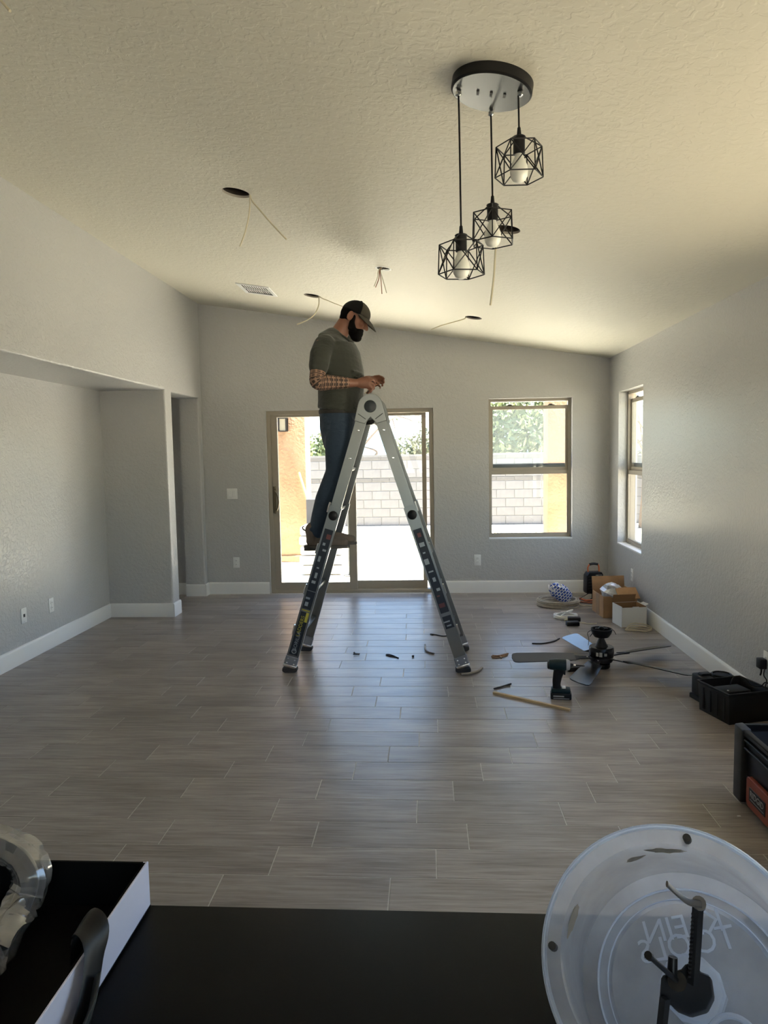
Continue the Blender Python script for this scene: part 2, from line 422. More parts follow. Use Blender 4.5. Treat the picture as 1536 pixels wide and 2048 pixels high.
# roof slab above so no daylight comes in from the top
x0, x1, y0, y1 = XA-.3, XR+.9, YREAR-.9, YB+.25
tv = [bm.verts.new((x, y, zc(x)+h)) for h in (.22, .34) for x, y in ((x0,y0),(x1,y0),(x1,y1),(x0,y1))]
for q in ((0,1,2,3),(7,6,5,4),(0,4,5,1),(1,5,6,2),(2,6,7,3),(3,7,4,0)): bm.faces.new([tv[i] for i in q])
me = bpy.data.meshes.new('ceiling'); bm.to_mesh(me); bm.free(); me.materials.append(M_ceil)
ceil = bpy.data.objects.new('ceiling', me); COL.objects.link(ceil); structure(ceil)
# eave boards that close the gap between wall tops and roof slab
ev = MB(); ev.bb(XR+.05, XR+WT, YREAR-.3, YB+WT, 2.5, 2.76); ev.prism([(XA-.2, zc(XA)-.05), (XR+WT, 2.45), (XR+WT, 2.80), (XA-.2, zc(XA)+.3)], fy, YB+.05, YB+WT)
ev.bb(XA-.3, XA-.16, YREAR-.3, YB+.1, ZS, zc(XA)+.3)
structure(ev.build('trim_1', M_wall, smooth=False))

# baseboards
def base(name, p0, p1, nrm, h=.133, t=.015):
    p0, p1, nn = V(p0), V(p1), V(nrm); d = (p1-p0); L = d.length; d.normalize()
    prof = [(0, 0), (t, 0), (t, h-.018), (t*.75, h-.006), (t*.35, h), (0, h)]
    b_ = MB().prism(prof, lambda u, w, s: p0+nn*u+V((0, 0, w))+d*s, 0, L)
    return structure(b_.build(name, M_trim, smooth=True, angle=50))
base('baseboard_right', (XR, UNSEEN_WINDOW[1]+.02, 0), (XR, YB, 0), (-1, 0, 0))
base('baseboard_back', (DX1+.01, YB, 0), (XR-.015, YB, 0), (0, -1, 0))
base('baseboard_back_left', (XL+.015, YB, 0), (DX0-.01, YB, 0), (0, -1, 0))
base('baseboard_stub', (XL, YO-.015, 0), (XL, YB, 0), (1, 0, 0))
base('baseboard_jamb', (XL-.215, YO, 0), (XL, YO, 0), (0, -1, 0))
base('baseboard_hall', (-4.1, YB-.02, 0), (XL-.215, YB-.02, 0), (0, -1, 0))
base('baseboard_pillar', (XL, YE-.015, 0), (XL, YP, 0), (1, 0, 0))
base('baseboard_alcove', (XA+.015, YE, 0), (XL, YE, 0), (0, -1, 0))
base('baseboard_left', (XA, -1, 0), (XA, YE, 0), (1, 0, 0))

# ------------------------------------------------------------------ windows and sliding door
def window(name, o, ux, n, W, H, dark=False):
    """single-hung window; o = lower corner at the inner wall face, ux along the wall, n pointing outdoors"""
    o, ux, n = V(o), V(ux), V(n); up = V((0, 0, 1))
    def bx(mb, u0, u1, z0, z1, d0, d1):
        c = o + ux*(u0+u1)/2 + up*(z0+z1)/2 + n*(d0+d1)/2
        R = Matrix((ux, n, up)).transposed()
        mb.box(c, (abs(u1-u0), abs(d1-d0), abs(z1-z0)), R)
    root = thing(name, None, None, o); root['kind'] = 'structure'
    f = MB(); t = .030; d0, d1 = .088, .165
    bx(f, 0, t, 0, H, d0, d1); bx(f, W-t, W, 0, H, d0, d1); bx(f, t, W-t, 0, t, d0, d1); bx(f, t, W-t, H-t, H, d0, d1)
    f.build('window_frame', M_vinyl, root, smooth=False, bevel=.003, off=o)
    # drywall return with bright corner bead
    s = MB(); bx(s, -.001, W+.001, -.012, 0.0005, -.004, d0); s.build('window_sill', M_trim, root, smooth=False, off=o)
    # upper sash, slid down a little so a gap is left above it
    mz = H*.477; gap = .075; sw = .032
    u = MB(); a, b, z0, z1 = t*.7, W-t*.7, mz, H-gap
    bx(u, a, a+sw, z0, z1, .118, .14); bx(u, b-sw, b, z0, z1, .118, .14); bx(u, a+sw, b-sw, z0, z0+.045, .118, .14); bx(u, a+sw, b-sw, z1-.038, z1, .118, .14)
    sh = u.build('upper_sash', M_vinyl, root, smooth=False, bevel=.002, off=o)
    g = MB(); bx(g, a+sw, b-sw, z0+.045, z1-.038, .127, .131); g.build('pane', M_hazed, sh, smooth=False, off=o)
    for q in (.22, .74):
        lt = MB(); bx(lt, a+(b-a)*q, a+(b-a)*q+.07, z1, z1+.008, .112, .138); bx(lt, a+(b-a)*q+.012, a+(b-a)*q+.05, z1+.008, z1+.018, .118, .13)
        lt.build('latch', M_vinyl_d, sh, smooth=False, bevel=.002, off=o)
    dk = MB(); bx(dk, a+sw, b-sw, z0+.045, z0+.085, .142, .15); dk.build('track', M_vinyl_d, root, smooth=False, off=o)
    l_ = MB(); a, b, z0, z1 = t*.6, W-t*.6, t*.6, mz+.012; sw = .02
    bx(l_, a, a+sw, z0, z1, .092, .114); bx(l_, b-sw, b, z0, z1, .092, .114); bx(l_, a+sw, b-sw, z0, z0+.028, .092, .114); bx(l_, a+sw, b-sw, z1-.042, z1, .092, .114)
    ls = l_.build('lower_sash', M_vinyl, root, smooth=False, bevel=.002, off=o)
    g = MB(); bx(g, a+sw, b-sw, z0+.028, z1-.042, .101, .105); g.build('pane', M_glass, ls, smooth=False, off=o)
    return root
tag(window('window_1', (WX0, YB, WZ0), (1,0,0), (0,1,0), WX1-WX0, WZ1-WZ0), 'tan single-hung window in the back wall')
tag(window('window_2', (XR, RY1, RZ0), (0,-1,0), (1,0,0), RY1-RY0, RZ1-RZ0), 'tan single-hung window in the right wall')
dr = thing('door_1', 'tan framed sliding glass patio door', None, (DX0, YB, 0)); dr['kind'] = 'structure'
O = V((DX0, YB, 0))
f = MB()
for x0, x1, z0, z1 in ((DX0, DX0+.045, 0, DZ), (DX1-.045, DX1, 0, DZ), (DX0+.045, DX1-.045, DZ-.045, DZ), (DX0+.045, DX1-.045, 0, .035)):
    f.bb(x0, x1, YB+.035, YB+.15, z0, z1)
f.build('door_frame', M_vinyl, dr, smooth=False, bevel=.003, off=O)
def leaf(x0, x1, y0, y1, sl, sr, br, tr, mats):
    p = MB(); z0, z1 = .03, DZ-.04
    p.bb(x0, x0+sl, y0, y1, z0, z1); p.bb(x1-sr, x1, y0, y1, z0, z1); p.bb(x0+sl, x1-sr, y0, y1, z0, br); p.bb(x0+sl, x1-sr, y0, y1, z1-tr, z1)
    lf = p.build('door_leaf', mats, dr, smooth=False, bevel=.003, off=O)
    MB().bb(x0+sl, x1-sr, (y0+y1)/2-.003, (y0+y1)/2+.003, br, z1-tr).build('pane', M_glass, lf, smooth=False, off=O)
    return lf
la = leaf(DX0+.03, -.80, YB+.05, YB+.082, .085, .085, .115, .03, M_vinyl)
lb = leaf(-.88, -.018, YB+.095, YB+.127, .07, .045, .125, .035, M_vinyl)
hd = MB(); hx = DX0+.065
hd.tube(bez([(hx, YB+.045, 1.15), (hx+.035, YB+.015, 1.11), (hx+.05, YB+.005, 1.03), (hx+.035, YB+.015, .95), (hx, YB+.045, .90)], 16), .009, 10)
hd.bb(hx-.018, hx+.018, YB+.043, YB+.051, .90, 1.20); hd.cyl((hx, YB+.045, 1.185), (hx, YB+.03, 1.185), .012)
hd.build('handle', mat('brass_handle', lin(112, 100, 78), .35, metal=.6), la, off=O, bevel=.002)

d2 = thing('window_3_unseen', None, None, (XR, UNSEEN_WINDOW[0], .59)); d2['kind'] = 'structure'  # unseen window, added for daylight from the right
O2 = V((XR, UNSEEN_WINDOW[0], .59)); sa, sb_ = UNSEEN_WINDOW
f = MB()
for y0, y1, z0, z1 in ((sa, sa+.045, .59, 2.12), (sb_-.045, sb_, .59, 2.12), (sa+.045, sb_-.045, 2.075, 2.12), (sa+.045, sb_-.045, .59, .635), ((sa+sb_)/2-.03, (sa+sb_)/2+.03, .635, 2.075)):
    f.bb(XR+.08, XR+.15, y0, y1, z0, z1)
f.build('window_frame', M_vinyl, d2, smooth=False, off=O2)
for y0, y1 in ((sa+.045, (sa+sb_)/2-.03), ((sa+sb_)/2+.03, sb_-.045)): MB().bb(XR+.10, XR+.106, y0, y1, .635, 2.075).build('pane', M_glass, d2, smooth=False, off=O2)

# ------------------------------------------------------------------ electrical fittings on the walls
M_slot = mat('dark_slot', (.03, .03, .03, 1), .6)
def outlet(loc, rotz, label, kind='outlet'):
    r = thing('wall_outlet' if kind != 'switch' else 'light_switch', label, 'outlet' if kind != 'switch' else 'switch', loc, rotz)
    # local: x along wall, -y into the room
    w, h = (.118, .118) if kind == 'switch' else (.072, .118)
    MB().bb(-w/2, w/2, -.006, 0, -h/2, h/2).build('plate', M_white, r, bevel=.003, seg=2)
    if kind == 'switch':
        for x in (-.024, .024): MB().bb(x-.0165, x+.0165, -.0095, -.005, -.033, .033).build('rocker', M_white, r, bevel=.002)
    elif kind == 'data':
        MB().bb(-.012, .012, -.0075, -.005, -.012, .012).build('jack', M_slot, r, bevel=.001)
        for z in (-.045, .045): MB().cyl((0, -.0055, z), (0, -.0075, z), .0035, n=10).build('screw', M_white, r)
    else:
        for z in (-.021, .021):
            f_ = MB().lathe([(.0165, -.005), (.0165, -.0085), (.0155, -.0088)], (0, 0, z), (0, 1, 0), 20).build('receptacle', M_white, r)
            for x in (-.006, .006): MB().bb(x-.0012, x+.0012, -.0093, -.0085, z-.004, z+.006).build('slot', M_slot, f_, smooth=False)
        MB().cyl((0, -.0055, 0), (0, -.0075, 0), .003, n=10).build('screw', M_white, r)
    return r
outlet((-2.175, YB, 1.127), 0, 'white double light switch beside the sliding door', 'switch')
outlet((-2.154, YB, .356), 0, 'white wall outlet under the light switch')
outlet((.529, YB, .362), 0, 'white wall outlet between the sliding door and the back window')
outlet((XR, 6.935, .345), -math.pi/2, 'white wall outlet on the right wall above the cardboard box')
outlet((XA, 5.257, .354), math.pi/2, 'white wall plate with a dark jack in the alcove wall', 'data')
outlet((XA, 5.661, .349), math.pi/2, 'white wall outlet in the alcove wall beside the jack plate')
outlet((XR, 4.19, .31), -math.pi/2, 'white wall outlet behind the black charger plug at the right edge')

# ------------------------------------------------------------------ ceiling: vent, cut light openings, wires
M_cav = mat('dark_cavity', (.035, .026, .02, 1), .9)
M_cut = mat('cut_plasterboard', (.42, .38, .32, 1), .9)
M_romex = mat('cream_cable', lin(205, 196, 170), .5)
M_copper = mat('bare_copper', lin(150, 95, 60), .35, metal=.7)
def opening(key, label, wires, mats=None):
    x, y, r = holes[key]; z = zc(x); loc = V((x, y, z))
    rt = thing('light_opening', label, 'ceiling hole', loc, 0, None)
    tilt = Matrix.Rotation(math.atan(.1573), 3, 'Y')
    up = -CN
    MB().lathe([(r, 0), (r, .013)], (0,0,0), up, 32, close=False).build('plasterboard_edge', M_cut, rt)
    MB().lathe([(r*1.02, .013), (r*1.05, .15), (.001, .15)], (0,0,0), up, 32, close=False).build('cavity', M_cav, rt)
    for w in wires:
        MB().tube(bez([p-loc for p in w[0]], 28), w[1], 8).build('wire', w[2], rt)
    return rt
def on(px, py, Y): return at(px, py, Y)
hA = V((holes['a'][0]+.07, holes['a'][1], zc(holes['a'][0])+.03))
opening('a', 'largest round light cut-out with two cut cables hanging, upper left of ceiling',
        [([hA, on(500, 397, 4.0), on(498, 430, 4.0), on(490, 465, 4.0), on(480, 493, 4.0)], .0045, M_romex),
         ([hA, on(503, 399, 4.0), on(517, 417, 3.98), on(542, 446, 3.95), on(573, 479, 3.92)], .0045, M_romex)])
hB = V((holes['b'][0]+.07, holes['b'][1], zc(holes['b'][0])+.03))
opening('b', 'round light cut-out behind the man with cables drooping on both sides',
        [([hB, on(638, 596, 6.6), on(637, 612, 6.58), on(628, 630, 6.56), on(613, 641, 6.52), on(594, 649, 6.5)], .0055, M_romex),
         ([hB, on(642, 595, 6.6), on(655, 601, 6.6), on(680, 611, 6.58), on(700, 618, 6.57)], .0045, M_romex)])
hC = V((holes['c'][0]-.07, holes['c'][1], zc(holes['c'][0])+.03))
opening('c', 'round light cut-out nearest the back window with one cable curling left',
        [([hC, on(931, 636, 6.6), on(922, 640, 6.55), on(897, 647, 6.5), on(880, 652, 6.45), on(863, 659, 6.4)], .005, M_romex)])
hD = V((holes['d'][0]-.07, holes['d'][1], zc(holes['d'][0])+.03))
opening('d', 'round light cut-out behind the middle pendant cage with one cable hanging',
        [([hD, on(995, 458, 4.03), on(991, 500, 4.0), on(988, 550, 3.98), on(981, 611, 3.95)], .0055, M_romex)])
hE = V((holes['e'][0]+.02, holes['e'][1]+.05, zc(holes['e'][0])+.03))
opening('e', 'light cut-out at the top left corner with a cable end showing',
        [([hE, on(-14, -14, 2.33), on(2, 2, 2.31), on(20, 22, 2.29)], .0045, M_romex)])
bl = V((holes['box'][0], holes['box'][1], zc(holes['box'][0])))
bx = thing('ceiling_junction_box', 'round junction box in mid ceiling with thin loose wires hanging', 'junction box', bl)
MB().lathe([(.052, 0), (.052, .06), (.001, .06)], (0,0,0), -CN, 24, close=False).build('box_shell', mat('box_grey', (.20, .19, .16, 1), .6), bx)
MB().lathe([(.048, .004), (.058, .004), (.058, -.002), (.048, -.002)], (0,0,0), -CN, 24, close=False).build('rim', M_white, bx)
MB().box((.03, 0, -.008), (.07, .012, .004)).build('bracket', M_chrome, bx, smooth=False)
for k, pp in enumerate(([(757, 541), (755, 555), (748, 573)], [(760, 541), (762, 560), (764, 588)], [(761, 541), (766, 560), (773, 586)], [(759, 541), (758, 556), (751, 575)])):
    MB().tube(bez([(0, 0, .02)]+[at(a, b, 5.22)-bl for a, b in pp], 14), .0028, 6).build('wire', M_copper if k % 2 else M_romex, bx)

vx, vy = (VENT[0]+VENT[1])/2, (VENT[2]+VENT[3])/2
vt = thing('ceiling_vent', 'white slatted air vent in the ceiling near the back left corner', 'vent', (vx, vy, zc(vx)))
vR = Matrix.Rotation(math.atan(.1573), 3, 'Y')
vw, vd = VENT[1]-VENT[0], VENT[3]-VENT[2]
f = MB()
for c_, d_ in (((-vw/2+.016, 0, -.004), (.032, vd, .009)), ((vw/2-.016, 0, -.004), (.032, vd, .009)), ((0, -vd/2+.016, -.004), (vw-.064, .032, .009)), ((0, vd/2-.016, -.004), (vw-.064, .032, .009)), ((0, 0, -.002), (vw-.064, .016, .007))):
    f.box(vR @ V(c_), d_, vR)
f.build('vent_frame', M_white, vt, smooth=False, bevel=.002)
sm = None
for i in range(11):
    x = -vw/2+.045+i*(vw-.09)/10
    s_ = MB().box(vR @ V((x, 0, .004)), (.0035, vd-.06, .007), vR @ Matrix.Rotation(.35, 3, 'Y'))
    s_.build('slat', M_white, vt, smooth=False)
MB().box(vR @ V((0, 0, .022)), (vw+.02, vd+.04, .002), vR).build('shade_card', mat('shade_card_black', (.006, .006, .006, 1), .9), vt, smooth=False)  # black card behind the slats stands in for shade in the slots

# ------------------------------------------------------------------ outdoors
M_ground = mat('pale_dirt', (.78, .73, .60, 1), .95, col2=(.68, .63, .50, 1), vscale=.6, bump=.6, bscale=14, bdist=.03)
M_slabc = mat('patio_concrete', (.88, .84, .75, 1), .9, var=.15, vscale=2, bump=.2, bscale=60, bdist=.003)
M_stucco = mat('ochre_stucco', lin(140, 112, 86), .9, col2=lin(124, 96, 70), vscale=3, bump=.9, bscale=22, bdist=.02)
M_block = mat('grey_block', (.150, .146, .152, 1), .95, var=.12, vscale=8, bump=.4, bscale=70, bdist=.004)
M_blockd = mat('darker_block', (.105, .10, .10, 1), .95, var=.12, vscale=8, bump=.4, bscale=70, bdist=.004)
M_mortar = mat('mortar', (.15, .145, .14, 1), .95)
M_extw = mat('house_stucco', lin(205, 180, 145), .9, bump=.5, bscale=30, bdist=.01)
GZ = -.13
gr = structure(MB().bb(-60, 60, -60, 90, GZ-.5, GZ).build('ground', M_ground, smooth=False))
structure(MB().bb(-5.5, 4.5, YB+WT, 11.4, GZ, -.05).build('patio_slab', M_slabc, smooth=False))
structure(MB().bb(XR+WT+.02, 6.5, -6, 7.9, GZ, GZ+.02).build('added_dark_strip', mat('dark_strip_tan', (.42, .37, .28, 1), .95, var=.3, vscale=9, bump=.7, bscale=40, bdist=.02), smooth=False))  # unseen darker strip added to cut ground bounce onto the ceiling
# dry grass patch
gm = MB(); rg = random.Random(5)
for i in range(2600):
    x = rg.uniform(-2.2, 3.2); y = rg.uniform(12.2, 15.6); h = rg.uniform(.02, .06); a = rg.uniform(0, 3.14)
    dx, dy = .012*math.cos(a), .012*math.sin(a); lx, ly = rg.uniform(-.03, .03), rg.uniform(-.03, .03)
    gm.add([(x-dx, y-dy, GZ), (x+dx, y+dy, GZ), (x+lx, y+ly, GZ+h)], [(0, 1, 2)])
tag(gm.build('dry_grass', mat('dry_grass', lin(196, 186, 120), .9), smooth=False), 'dry yellow grass on the dirt outside the sliding door', 'grass', kind='stuff')
# block wall
def block_wall(name, label, p0, ux, L, show):
    o = V(p0); ux = V(ux); n = V((-ux.y, ux.x, 0))
    root = thing(name, label, 'wall', o)
    H = 1.655
    R = Matrix((ux, n, V((0,0,1)))).transposed()
    MB().box(ux*L/2+V((0, 0, H/2-.01))+n*.10, (L, .176, H-.02), R).build('mortar_core', M_mortar, root, smooth=False)
    hs = [.2, .2, .2, .2, .2, .1, .2, .2, .1]; z = .015; cache = {}; rest_ = MB(); count = 0
    for r, h in enumerate(hs):
        hh = h-.01; k = 0 if r % 2 else -.2
        x = k
        while x < L:
            a, b = max(x, 0), min(x+.396, L)
            if b-a > .05:
                m_ = M_blockd if h < .15 else M_block
                if show(x) and count < 290:
                    key = (round(b-a, 3), h)
                    if key not in cache:
                        q = MB().box((0, 0, 0), (b-a, .2, hh)).build('block', m_, root, smooth=False, bevel=.006)
                        cache[key] = q.data
                    else:
                        q = bpy.data.objects.new('block', cache[key]); COL.objects.link(q); q.parent = root
                    q.location = ux*(a+b)/2+V((0, 0, z+hh/2))+n*.1; q.rotation_euler = (0, 0, math.atan2(ux.y, ux.x)); count += 1
                else: rest_.box(ux*(a+b)/2+V((0, 0, z+hh/2))+n*.1, (b-a, .2, hh), R)
            x += .406
        z += h
    if rest_.v: rest_.build('block_run', M_block, root, smooth=False)['kind'] = 'stuff'
    return root
WY = 16.5
block_wall('block_wall', 'grey concrete block garden wall seen through the sliding door and windows', (-9, WY, GZ), (1, 0, 0), 20, lambda x: -3.6 < x-9 < 6.2 and not 0.55 < x-9 < .9)
block_wall('block_wall', 'side run of the block garden wall beyond the right window', (11, WY, GZ), (0, -1, 0), 17, lambda x: False)
block_wall('block_wall', 'side run of the block garden wall at the far left of the yard', (-9, -2, GZ), (0, 1, 0), 18.4, lambda x: False)
# patio pillars and beam with roof
def pillar(x0, x1, y0, label):
    p = thing('stucco_pillar', label, 'pillar', ((x0+x1)/2, y0, -.05))
    MB().bb(x0, x1, y0, y0+.45, -.05, 2.55).build('shaft', M_stucco, p, bevel=.02, seg=2, off=p.location)
    MB().bb(x0-.03, x1+.03, y0-.03, y0+.48, -.05, .05).build('plinth', M_stucco, p, bevel=.01, off=p.location)
    return p
pillar(-2.33, -1.80, 10.55, 'ochre stucco patio pillar outside the left leaf of the sliding door')
pillar(1.735, 2.25, 10.55, 'ochre stucco patio pillar outside the back window')
# lantern on the left pillar
lp = at(566, 847, 10.47)
lt = thing('wall_lantern', 'small black wall lantern on the left patio pillar', 'lantern', lp)
MB().box((-.02, .06, .09), (.12, .04, .04)).build('bracket', M_blackm, lt, bevel=.003)
f = MB()
for x in (-.055, .055):
    for y in (-.05, .05): f.bb(x-.010, x+.010, y-.010, y+.010, -.11, .075)
f.bb(-.061, .061, -.056, .056, -.118, -.108); f.bb(-.07, .07, -.065, .065, .07, .085)
f.build('cage', M_blackm, lt, smooth=False)
MB().bb(-.048, .048, -.043, .043, -.105, .068).build('pane', mat('lantern_glass', (.22, .19, .13, 1), .3), lt, smooth=False)
MB().bb(-.02, .02, .04, .085, -.06, .1).build('back_plate', M_blackm, lt, smooth=False)
# yard things behind the ladder
sh = thing('shovel', 'yellow-handled shovel leaning on the left patio pillar', 'shovel', (-1.62, 10.3, -.05))
a, b = at(598, 945, 10.5), at(612, 998, 10.2)
MB().cyl(a-sh.location, V((-1.55, 10.12, .30))-sh.location, .018, n=10).build('handle', mat('yellow_paint', lin(214, 186, 96), .5), sh)
bl_ = MB(); bl_.hexa([V((-1.64, 10.08, -.045))-sh.location, V((-1.46, 10.08, -.045))-sh.location, V((-1.46, 10.10, -.045))-sh.location, V((-1.64, 10.10, -.045))-sh.location],
     [V((-1.66, 10.10, .3))-sh.location, V((-1.44, 10.10, .3))-sh.location, V((-1.44, 10.12, .3))-sh.location, V((-1.66, 10.12, .3))-sh.location])
bl_.build('blade', mat('dull_steel', (.35, .35, .35, 1), .5, metal=.6), sh, bevel=.004)
pb = thing('pallet_stack', 'white wrapped pallet stack with a grey board standing on it outside', 'pallet', (-1.42, 9.55, -.05))
for i in range(5):
    MB().box((0, 0, .07+i*.13), (.56+.03*(i % 2), .42, .12)).build('sack', mat('white_sack', (.42, .41, .40, 1), .8, bump=.6, bscale=9, bdist=.03) if i == 0 else MATS['white_sack'], pb, bevel=.03, seg=3)
MB().box((-.09, .05, .83), (.27, .05, .33)).build('board', mat('grey_board', (.06, .06, .065, 1), .8), pb, bevel=.004)
pp = thing('patio_post', 'slim grey metal post with a dark clamp outside the sliding door', 'post', (at(700, 1100, 9.3).x, 9.3, -.05))
MB().cyl((0, 0, 0), (0, 0, 1.10), .026).build('shaft', mat('galvanised', (.07, .07, .068, 1), .6), pp)
MB().box((.0, 0, 1.10), (.07, .07, .11)).build('clamp', M_blackm, pp, bevel=.008)
MB().cyl((0, 0, 0), (0, 0, .012), .09).build('foot_plate', MATS['galvanised'], pp)

# hills and trees beyond the wall
hm = MB(); N = 60; vs = []; fs = []
for i in range(N+1):
    x = -220+440*i/N
    h = 8+5*math.sin(i*.35)+3*math.sin(i*.9+1)+(11 if 20 < i < 34 else 0)*math.sin((i-20)/14*math.pi)*.4
    vs += [(x, 380, -2), (x, 400, h), (x, 440, -2)]
for i in range(N): fs += [(3*i, 3*i+3, 3*i+4, 3*i+1), (3*i+1, 3*i+4, 3*i+5, 3*i+2)]
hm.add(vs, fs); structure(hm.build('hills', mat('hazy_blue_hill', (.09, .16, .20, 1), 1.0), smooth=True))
M_leaf = mat('green_leaf', (.13, .17, .07, 1), .7, col2=(.20, .225, .12, 1), vscale=1.5)
M_leaf2 = mat('grey_green_leaf', (.11, .13, .085, 1), .7, col2=(.16, .175, .115, 1), vscale=1.5)
M_bark = mat('bark', (.18, .14, .11, 1), .9, bump=.5, bscale=20, bdist=.02)
def tree(label, base_, trunk_h, blobs, n, size, leafm, seed, branches=()):
    r = random.Random(seed); t = thing('garden_tree', label, 'tree', base_)
    MB().tube(bez([(0, 0, 0), (.05, .03, trunk_h*.5), (0, 0, trunk_h)], 8), [.11-.007*i for i in range(8)], 8).build('trunk', M_bark, t)
    if branches:
        b = MB()
        for pts, rad in branches: b.tube(bez(pts, 10), [rad*(1-.08*i) for i in range(10)], 6)
        b.build('branches', M_bark, t)
    lm = MB()
    tot = sum(q[3]*q[4] for q in blobs)
    for cx, cy, cz, rx, rz in blobs:
        for i in range(int(n*rx*rz/tot)):
            while True:
                d = V((r.uniform(-1, 1), r.uniform(-1, 1), r.uniform(-1, 1)))
                if .35 < d.length < 1: break
            p = V((cx+d.x*rx, cy+d.y*rx, cz+d.z*rz))
            u = V((r.uniform(-1, 1), r.uniform(-1, 1), r.uniform(-1, 1))).normalized(); w = u.orthogonal().normalized(); s = size*r.uniform(.6, 1.3)
            lm.add([p-u*s, p+w*s*.45, p+u*s, p-w*s*.45], [(0, 1, 2, 3)])
    if lm.v: lm.build('foliage', leafm, t, smooth=False)
    return t
tb = V((0, 0, GZ))
# bushy tree seen in the back window
tree('bushy green tree beyond the wall, seen through the back window', (2.35, 19.5, GZ), 1.6,
     [(-.5, 0, 2.1, 1.3, .75), (.3, 0, 2.5, 1.3, .9), (-.9, .3, 1.8, 1.0, .5), (1.1, .2, 2.0, 1.0, .7), (.2, -.3, 3.0, 1.1, .8)], 5200, .11, M_leaf, 11)
tree('grey-green shrub tree above the wall at the right of the sliding door', (-.15, 21.5, GZ), 1.4,
     [(-.3, 0, 1.85, .7, .35), (.3, 0, 1.95, .7, .5), (.8, .2, 1.8, .6, .4)], 1500, .10, M_leaf2, 12)
tree('light green shrub tree above the wall beside the left patio pillar', (-2.95, 20, GZ), 1.4,
     [(-.3, 0, 1.8, .6, .4), (.4, 0, 2.0, .6, .45)], 1000, .10, M_leaf, 13)
bo = V((-1.6, 18.5, GZ)); bp_ = lambda x, y: tuple(at(x, y, 18.5)-bo)
tree('bare branching tree beyond the wall, seen through the sliding door', bo, 1.5, [(1.5, .3, 2.75, 1.0, .35)], 90, .05, M_leaf2, 14,
     [([bp_(725, 893), bp_(745, 870), bp_(765, 850), bp_(795, 832), bp_(830, 812)], .035), ([bp_(795, 832), bp_(820, 840), bp_(850, 858)], .018), ([bp_(785, 838), bp_(790, 858), bp_(792, 880)], .016),
      ([bp_(640, 870), bp_(650, 850), bp_(668, 830), bp_(690, 815)], .02), ([bp_(815, 822), bp_(840, 832), bp_(870, 836)], .014)] + [([(0, 0, 1.4), (.3, 0, 1.7), bp_(725, 893)], .05)])
to = V((4.55, 15.5, GZ)); tq = lambda x, y: tuple(at(x, y, 15.5)-to)
tree('bare spreading tree seen through the right window', to, 1.7, [(.2, 0, 2.2, 1.2, .5), (.3, 0, 1.6, .8, .2)], 420, .05, M_leaf2, 15,
     [([(0, 0, 1.5), (.1, 0, 1.9), tq(1282, 850), tq(1268, 835)], .04), ([(0, 0, 1.6), tq(1275, 880), tq(1262, 868), tq(1256, 850)], .03), ([(0, 0, 1.65), tq(1282, 862), tq(1276, 830), tq(1262, 815)], .025), ([tq(1284, 880), tq(1270, 890), tq(1258, 893)], .02)])

# ------------------------------------------------------------------ pendant lamp
M_can = mat('canopy_black', (.010, .010, .010, 1), .42, spec=.25)
M_disc = mat('canopy_brushed_steel', (.066, .068, .066, 1), .32, metal=.85)
M_bulb = mat('frosted_bulb', (.80, .79, .72, 1), .25, spec=.5)
pc = V((.232, 2.535, zc(.232)))
pd = thing('pendant_lamp', 'black three-light pendant with geometric wire cages on a round ceiling canopy', 'lamp', pc)
MB().lathe([(.132, 0), (.136, -.004+.004), (.136, -.030), (.130, -.034)], (0,0,0), -CN, 64).build('canopy', M_can, pd)
MB().lathe([(.129, -.0342), (.129, -.0355), (.001, -.0355)], (0,0,0), -CN, 64).build('canopy_face', M_disc, pd, label='grey metal underside of the canopy')
cu_ = V((1, 0, -.1573)).normalized(); cv_ = V((0, 1, 0))
for x in (-.045, .0, .045):
    MB().box(cu_*x+CN*.037, (.009, .026, .004), Matrix((cu_, cv_, -CN)).transposed()).build('slot', M_slot, pd, smooth=False)
